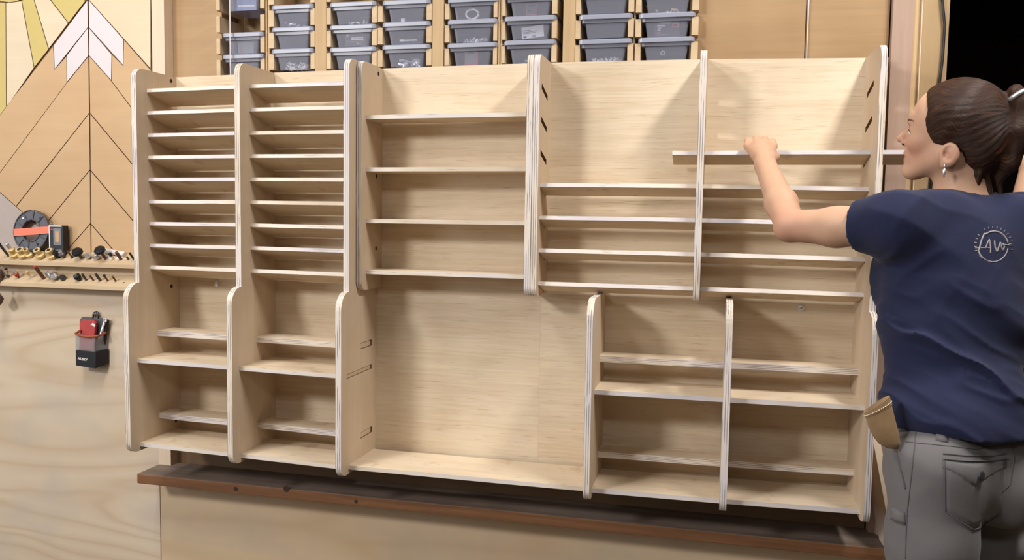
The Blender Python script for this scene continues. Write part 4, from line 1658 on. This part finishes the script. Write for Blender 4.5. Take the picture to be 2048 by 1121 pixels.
t = NT('brown_hair')
a_ = t.n('ShaderNodeAttribute', _attribute_name='flow')
mp_ = t.n('ShaderNodeMapping')
mp_.inputs['Scale'].default_value = (6, 1.3, 1)
t.l(a_.outputs['Vector'], mp_.inputs['Vector'])
n1 = t.noise(mp_.outputs[0], 1.0, 5, 0.65)
mp2 = t.n('ShaderNodeMapping')
mp2.inputs['Scale'].default_value = (26, 2.0, 1.5)
t.l(a_.outputs['Vector'], mp2.inputs['Vector'])
n2 = t.noise(mp2.outputs[0], 1.0, 3, 0.6)
hc_ = t.ramp(t.math('ADD', t.math('MULTIPLY', n1, 0.65), t.math('MULTIPLY', n2, 0.35)), [(0.36, srgb(30, 18, 12)), (0.55, srgb(54, 32, 21)), (0.74, srgb(122, 78, 46))])
M['hair'] = t.base(hc_, 0.5, 0.2)
t.bump(n2, 0.6, 0.002)


def cloth(name, lo_, hi_, weave, rough=0.85):
    t = NT(name)
    a = t.noise(t.coord((1, 1, 1), 0), weave, 2)
    b = t.noise(t.coord((1, 1, 1), 0), 9, 4)
    col = t.mix(t.math('ADD', t.math('MULTIPLY', a, 0.5), t.math('MULTIPLY', b, 0.5)), lo_, hi_)
    t.bump(a, 0.25, 0.001)
    m = t.base(col, rough, 0.15)
    t.b.inputs['Sheen Weight'].default_value = 0.08
    return m


M['navy'] = cloth('navy_jersey', srgb(25, 28, 49), srgb(36, 40, 69), 700)
M['grey_denim'] = cloth('grey_cotton_twill', srgb(92, 89, 90), srgb(113, 109, 109), 520)
M['denim_dark'] = cloth('grey_cotton_seam', srgb(76, 73, 74), srgb(92, 88, 88), 520)
M['leather'] = cloth('tan_leather', srgb(122, 96, 68), srgb(156, 128, 94), 60, 0.7)
M['leather_dark'] = cloth('worn_leather_welt', srgb(96, 70, 48), srgb(122, 92, 64), 60, 0.75)
M['thread'] = plain('pale_thread', srgb(214, 200, 176), 0.8)
M['print_grey'] = plain('faded_grey_print', srgb(140, 134, 132), 0.8, var=0.15, scale=160)
M['print_dim'] = plain('worn_grey_print', srgb(92, 90, 96), 0.8, var=0.3, scale=200)
M['eye_dark'] = plain('dark_lashes', srgb(60, 44, 38), 0.6)
M['lip_line'] = plain('lip_line', srgb(132, 78, 68), 0.6)
M['brow'] = plain('brown_brow', srgb(104, 70, 50), 0.8)

person = thing('person', 'person in navy t-shirt and grey trousers reaching left to slide a plywood strip in', 'person', tuple(V3((PELV[0], PELV[1], 0))))
base_p = V3(person.location)


def rel(v):
    return (v[0] - base_p, v[1])


allp = np.array([SHL, ELL, WRL, GL, GR, WRR, ELR, SHR, HO, LEGL, LEGR, PELV])
lo_, hi_ = allp.min(0) - 0.22, allp.max(0) + 0.22
lo_[2] = 0.03
body = net_object('body', [rel(surface_net(skin_fn, lo_, hi_, 0.0032))], 'skin', person, {'tint': lambda v: skin_tint(v + base_p)})
sl_ = V3((CHEST[0], CHEST[1], 0))
shirt = net_object('t_shirt', [rel(surface_net(shirt_fn, (sl_[0] - .42, sl_[1] - .38, HEM_Z - .03), (sl_[0] + .46, sl_[1] + .42, 1.56), 0.0045))], 'navy', person)
trs = net_object('trousers', [rel(surface_net(trousers_fn, (PELV[0] - .3, PELV[1] - .3, 0.05), (PELV[0] + .3, PELV[1] + .34, TOP_Z + .02), 0.0055))], 'grey_denim', person)
hlo, hhi = HO - 0.21, HO + 0.19
hair = net_object('hair', [rel(surface_net(hair_fn, hlo, hhi, 0.0026))], 'hair', person, {'flow': lambda v: hair_flow(v + base_p)})

# shoes
for P in (LEGL, LEGR):
    a = V3((P[0], P[1], 0.045)) - BF * 0.05
    b = V3((P[0], P[1], 0.036)) + BF * 0.15
    fn = lambda p: np.maximum(smin(chain(p, [a, b], [0.042, 0.036], 0.02), cone(p, a + BF * 0.03, a + BF * 0.03 + BZ * 0.06, 0.042, 0.044), 0.02), 0.002 - p[:, 2])
    mid = 0.5 * (a + b)
    net_object('shoe', [rel(surface_net(fn, mid - 0.2, mid + 0.2, 0.008))], 'dark_card', person)

# ---- details lying on cloth and skin: found on the finished surfaces
from mathutils.bvhtree import BVHTree


def bvh_of(o):
    me = o.data
    return BVHTree.FromPolygons([v.co + Vector(base_p) for v in me.vertices], [p.vertices for p in me.polygons])


B_SH, B_TR, B_SK, B_HR = bvh_of(shirt), bvh_of(trs), bvh_of(body), bvh_of(hair)


def on(bvh, px, py, lift=0.0):
    d = (CF + CR * ((px - 1024) / FPX) - CU * ((py - 560.5) / FPX)).normalized()
    h = bvh.ray_cast(CAM, d)
    if h[0] is None:
        return None
    n = h[1] if h[1].dot(d) < 0 else -h[1]
    return h[0] + n * lift, n


def ribbon(name, bvh, pts, rad, mat, parent, seg=6, dens=3.0, lift=0.0, flat=False):
    """a cord or stitch line laid on a surface through pixels of the photograph"""
    out = []
    for (a, b) in zip(pts, pts[1:]):
        n_ = max(1, int(math.dist(a, b) / dens))
        out += [(a[0] + (b[0] - a[0]) * i / n_, a[1] + (b[1] - a[1]) * i / n_) for i in range(n_)]
    out.append(pts[-1])
    w = [on(bvh, *q, lift) for q in out]
    w = [x for x in w if x]
    if len(w) < 2:
        return None
    mb = MB()
    off = Vector(parent_loc(parent))
    mb.tube([x[0] - off for x in w], rad, seg)
    return mb.build(name, mat, parent, smooth=True)


def parent_loc(o):
    return tuple(person.location) if o in (person, shirt, trs, body, hair) else tuple(o.location)


def patch(name, bvh, quad, nu, nv, lift, thick, mat, parent):
    """cloth patch: bilinear grid over four pixel corners (or a function), laid on a surface"""
    f = quad if callable(quad) else (lambda u, v: tuple((1 - v) * ((1 - u) * quad[0][k] + u * quad[1][k]) + v * ((1 - u) * quad[3][k] + u * quad[2][k]) for k in (0, 1)))
    top, bot = [], []
    off = Vector(parent_loc(parent))
    for j in range(nv + 1):
        for i in range(nu + 1):
            h = on(bvh, *f(i / nu, j / nv))
            if h is None:
                return None
            edge = i in (0, nu) or j in (0, nv)
            top.append(h[0] + h[1] * (lift + (thick * 0.4 if edge else thick)) - off)
            bot.append(h[0] - h[1] * 0.002 - off)
    mb = MB()
    W_ = nu + 1
    n_ = len(top)
    fs = []
    for j in range(nv):
        for i in range(nu):
            k = j * W_ + i
            fs.append((k, k + 1, k + W_ + 1, k + W_))
    ring = [i for i in range(W_)] + [j * W_ + nu for j in range(1, nv + 1)] + [nv * W_ + i for i in range(nu - 1, -1, -1)] + [j * W_ for j in range(nv - 1, 0, -1)]
    for a, b in zip(ring, ring[1:] + ring[:1]):
        fs.append((a, b, n_ + b, n_ + a))
    mb.add(top + bot, fs)
    return mb.build(name, mat, parent, smooth=True)


# print on the back of the shirt
def circ(cx, cy, rx, ry, a0, a1, n_=24):
    return [(cx + rx * math.cos(math.radians(a0 + (a1 - a0) * i / n_)), cy - ry * math.sin(math.radians(a0 + (a1 - a0) * i / n_))) for i in range(n_ + 1)]


LG = dict(lift=0.0006, dens=2.0)
R1 = 0.0017
strokes = [
    circ(1986, 493, 30, 31, 200, 352),
    circ(1988, 494, 29, 31, 15, 128),
    [(1969, 467), (1963, 481), (1959, 496), (1957, 503)],
    [(1957, 503), (1960, 512), (1966, 518)],
    [(1950, 496.5), (1965, 496), (1981, 495.5)],
    [(1971, 497), (1976, 484), (1979, 479), (1981, 495), (1981, 507)],
    [(1989, 482), (1990, 494), (1994, 505), (1998, 493), (2001, 485)],
    [(2001, 485), (2003, 495), (2006, 502), (2009, 494), (2006, 487)],
    [(2005, 489), (2015, 490.5), (2024, 487)],
]
for i, s_ in enumerate(strokes):
    ribbon('printed_stroke', B_SH, s_, [R1, 0.0024, 0.0022, R1, 0.0012, 0.0019, 0.0021, 0.0021, 0.0014][i] * 0.8, 'print_grey', shirt, 5, lift=-0.0004, dens=2.0)
for i in range(17):
    a0 = 196 - i * 13.0
    if 128 < a0 < 134:
        continue
    p0 = (1987 + 34 * math.cos(math.radians(a0)), 492 - 34 * math.sin(math.radians(a0)))
    p1 = (1987 + 39 * math.cos(math.radians(a0)), 492 - 39 * math.sin(math.radians(a0)))
    ribbon('printed_tick', B_SH, [p0, p1], 0.0013, 'print_dim' if i > 5 else 'print_grey', shirt, 5, lift=-0.0004, dens=1.5)

# trousers: waistband seams, belt loop, side seam, back pocket with a buttoned flap, cargo flap at the thigh
ribbon('seam', B_TR, [(1812, 884), (1850, 888), (1900, 893), (1950, 899), (2000, 893), (2030, 884)], 0.0011, 'denim_dark', trs)
ribbon('seam', B_TR, [(1833, 850), (1829, 900), (1822, 960), (1815, 1020), (1812, 1080), (1811, 1119)], 0.0013, 'denim_dark', trs)
ribbon('seam', B_TR, [(1796, 900), (1799, 930), (1806, 955), (1811, 978)], 0.0022, 'denim_dark', trs)
ribbon('seam', B_TR, [(2024, 884), (2028, 920), (2020, 970), (1996, 992), (1960, 1022)], 0.0012, 'denim_dark', trs)
patch('belt_loop', B_TR, [(1873, 858), (1894, 862), (1895, 886), (1872, 881)], 2, 3, 0.001, 0.003, 'grey_denim', trs)
pk_ = [(1889, 924), (2012, 924), (2000, 1040), (1890, 1025)]


def pocket_shape(u, v):
    x0, x1 = 1889 + 1 * v, 2008 - 6 * v
    bottom = 1024 + 38 * (1 - abs(2 * u - 1.05) / 1.05)
    return (x0 + (x1 - x0) * u, 922 + (bottom - 922) * v)


patch('back_pocket', B_TR, pocket_shape, 10, 8, 0.0, 0.0016, 'grey_denim', trs)
rim_ = [pocket_shape(i / 10, 1) for i in range(11)]
ribbon('seam', B_TR, [pocket_shape(0, j / 6) for j in range(7)] + rim_, 0.0011, 'denim_dark', trs, lift=0.0012)
patch('pocket_flap', B_TR, lambda u, v: (1886 + 126 * u, 920 + 5 * math.sin(u * 3.1) + v * (16 + 38 * (1 - abs(2 * u - 1)) ** 1.3)), 12, 4, 0.0, 0.0026, 'grey_denim', trs)
ribbon('seam', B_TR, [(1886, 908), (1930, 912), (1980, 913), (2012, 908)], 0.0018, 'denim_dark', trs)
ribbon('seam', B_TR, [(1886, 919), (1930, 923), (1980, 923), (2012, 918)], 0.0016, 'denim_dark', trs, lift=0.002)
hb = on(B_TR, 1957, 951, 0.0055)
disc_on('gunmetal', 'button', hb[0] - Vector(base_p), hb[1], 0.0085, 0.003, trs)
patch('cargo_flap', B_TR, [(1786, 1014), (1810, 1026), (1812, 1050), (1786, 1040)], 3, 3, 0.003, 0.006, 'grey_denim', trs)
# face details
def face_patch(name, c_, side, wide, high, slope, lift, mat, nu=8, nv=3, shape=None, turn=0.62):
    """a shape laid on the face, looked at along a direction between front and side"""
    dr = Vector(HF * math.cos(turn) + HSd * (side * math.sin(turn))).normalized()
    ac = Vector(HU).cross(dr).normalized() * side          # towards the ear
    up_ = dr.cross(ac).normalized()
    up_ = up_ if up_.dot(Vector(HU)) > 0 else -up_
    o_ = Vector(hp(c_[0], c_[1] * side, c_[2]))
    top, bot = [], []
    for j in range(nv + 1):
        for i in range(nu + 1):
            a, b = 2 * i / nu - 1, 2 * j / nv - 1
            x, y = shape(a, b) if shape else (a * wide, b * high * (1 - a * a) ** 0.6 + slope * a)
            p_ = o_ + (ac * x + up_ * y) * HS + dr * 0.05
            h = B_SK.ray_cast(p_, -dr)
            if h[0] is None:
                return None
            top.append(h[0] + dr * lift - Vector(base_p))
            bot.append(h[0] - dr * 0.002 - Vector(base_p))
    W_, n_ = nu + 1, len(top)
    fs = [(j * W_ + i, j * W_ + i + 1, (j + 1) * W_ + i + 1, (j + 1) * W_ + i) for j in range(nv) for i in range(nu)]
    ring = list(range(W_)) + [j * W_ + nu for j in range(1, nv + 1)] + [nv * W_ + i for i in range(nu - 1, -1, -1)] + [j * W_ for j in range(nv - 1, 0, -1)]
    fs += [(a, b, n_ + b, n_ + a) for a, b in zip(ring, ring[1:] + ring[:1])]
    mb = MB()
    mb.add(top + bot, fs)
    return mb.build(name, mat, body, smooth=True)


for sd in (1, -1):
    face_patch('eye', (88, 29, 5), sd, 13, 5.0, -1.0, 0.0004, 'white')
    face_patch('iris', (88, 29, 5), sd, 5.0, 4.9, 0, 0.0009, 'eye_dark', 8, 4, lambda a, b: (a * 4.8 - 1.5, b * 4.6 * math.sqrt(max(0, 1 - a * a))))
    face_patch('eyelashes', (88, 29, 5), sd, 14, 1, 0, 0.0012, 'eye_dark', 10, 2, lambda a, b: (a * 14, 5.2 * (1 - a * a) ** 0.6 - a + b * 0.9))
    face_patch('eyebrow', (88, 29, 26), sd, 19, 1, 0, 0.0010, 'brow', 10, 2, lambda a, b: (a * 19, 4.5 - 5.0 * (a - 0.15) ** 2 + b * (2.2 - 1.2 * a)))
ne = on(B_SK, 1806, 289)
if ne:
    disc_on('eye_dark', 'nostril', ne[0] - Vector(base_p), ne[1], 0.0026, 0.0006, body)
# earring
er = on(B_SK, 1888, 331)
mb = MB()
e0 = er[0] + Vector((0, -0.004, 0)) - Vector(base_p)
mb.tube([e0 + Vector((0, 0, .002)), e0 - Vector((0, 0, .008))], .0008, 5)
mb.tube([e0 - Vector((0, 0, .006)), e0 - Vector((0, 0, .011)), e0 - Vector((0, 0, .017)), e0 - Vector((0, 0, .024))], [.001, .0042, .0028, .001], 8)
mb.build('earring', 'steel', person, smooth=True)
# hair tie
c0, c1 = V3(hp(-112, 0, 82)), V3(hp(-128, 4, 62))
axx = Vector(c1 - c0).normalized()
sx = axx.cross(Vector(HSd)).normalized()
sy = axx.cross(sx)
mb = MB()
cc = Vector(c0 * 0.55 + c1 * 0.45) - Vector(base_p)
mb.tube([cc + (sx * math.cos(2 * math.pi * i / 20) + sy * math.sin(2 * math.pi * i / 20)) * .0195 for i in range(21)], .0052, 8)
mb.build('hair_tie', 'steel', person, smooth=True)

# ------------------------------------------------------------------ leather pouch at the hip
DP = 1.62
axis_pts = [(1753.5, 809, 29, DP), (1757, 822, 29, DP), (1763, 845, 28, DP), (1771, 868, 26, DP), (1779, 887, 22, DP), (1785, 898, 12, DP)]
dv = V3(CF)
pt_loc = spot(1770, 850, DP)
pou = thing('leather_pouch', 'tan leather pouch with a stitched cuff hanging at the left hip of the grey trousers', 'leather pouch', pt_loc)


def loop_at(k, grow=1.0):
    px, py, r, dz = axis_pts[k]
    c_ = V3(spot(px, py, dz))
    tang = (math.cos(math.radians(-34 + 8 * k)), math.sin(math.radians(-34 + 8 * k)))       # direction of the width in the picture
    wx = (V3(CR) * tang[0] - V3(CU) * tang[1]) * (r * DP / FPX)
    wd = dv * 0.011 * (1.0 if k < 4 else 0.7 if k == 4 else 0.45)
    return [Vector(c_ + (wx * math.cos(2 * math.pi * i / 20) + wd * math.sin(2 * math.pi * i / 20)) * grow) - pt_loc for i in range(20)]


mb = MB()
lps = [loop_at(k) for k in range(len(axis_pts))]
mb.v = [v for q in lps for v in q]
for k in range(len(lps) - 1):
    for i in range(20):
        mb.f.append((k * 20 + i, k * 20 + (i + 1) % 20, (k + 1) * 20 + (i + 1) % 20, (k + 1) * 20 + i))
mb.f += [tuple(range(20)), tuple(range((len(lps) - 1) * 20, len(lps) * 20))]
mb.m = [0] * len(mb.f)
mb.build('pouch_body', 'leather', pou, smooth=True)
mb = MB()
a_, b_ = loop_at(0, 1.06), loop_at(1, 1.05)
mb.hull(a_, b_)
mb.build('cuff', 'leather', pou)
mb = MB()
st_ = [(a_[i] * 0.35 + b_[i] * 0.65) + (a_[i] + b_[i] - (a_[(i + 10) % 20] + b_[(i + 10) % 20])).normalized() * .0006 for i in range(20)]
for i in range(20):
    p_, q_ = st_[i], st_[(i + 1) % 20]
    for w0, w1 in ((0.05, 0.35), (0.55, 0.85)):
        mb.tube([p_.lerp(q_, w0), p_.lerp(q_, w1)], .0010, 5)
mb.build('stitching', 'thread', pou)
mb = MB()
mb.tube([Vector(loop_at(k, 1.0)[2]) for k in range(len(axis_pts))], .0022, 6)
mb.build('seam', 'leather_dark', pou, smooth=True)
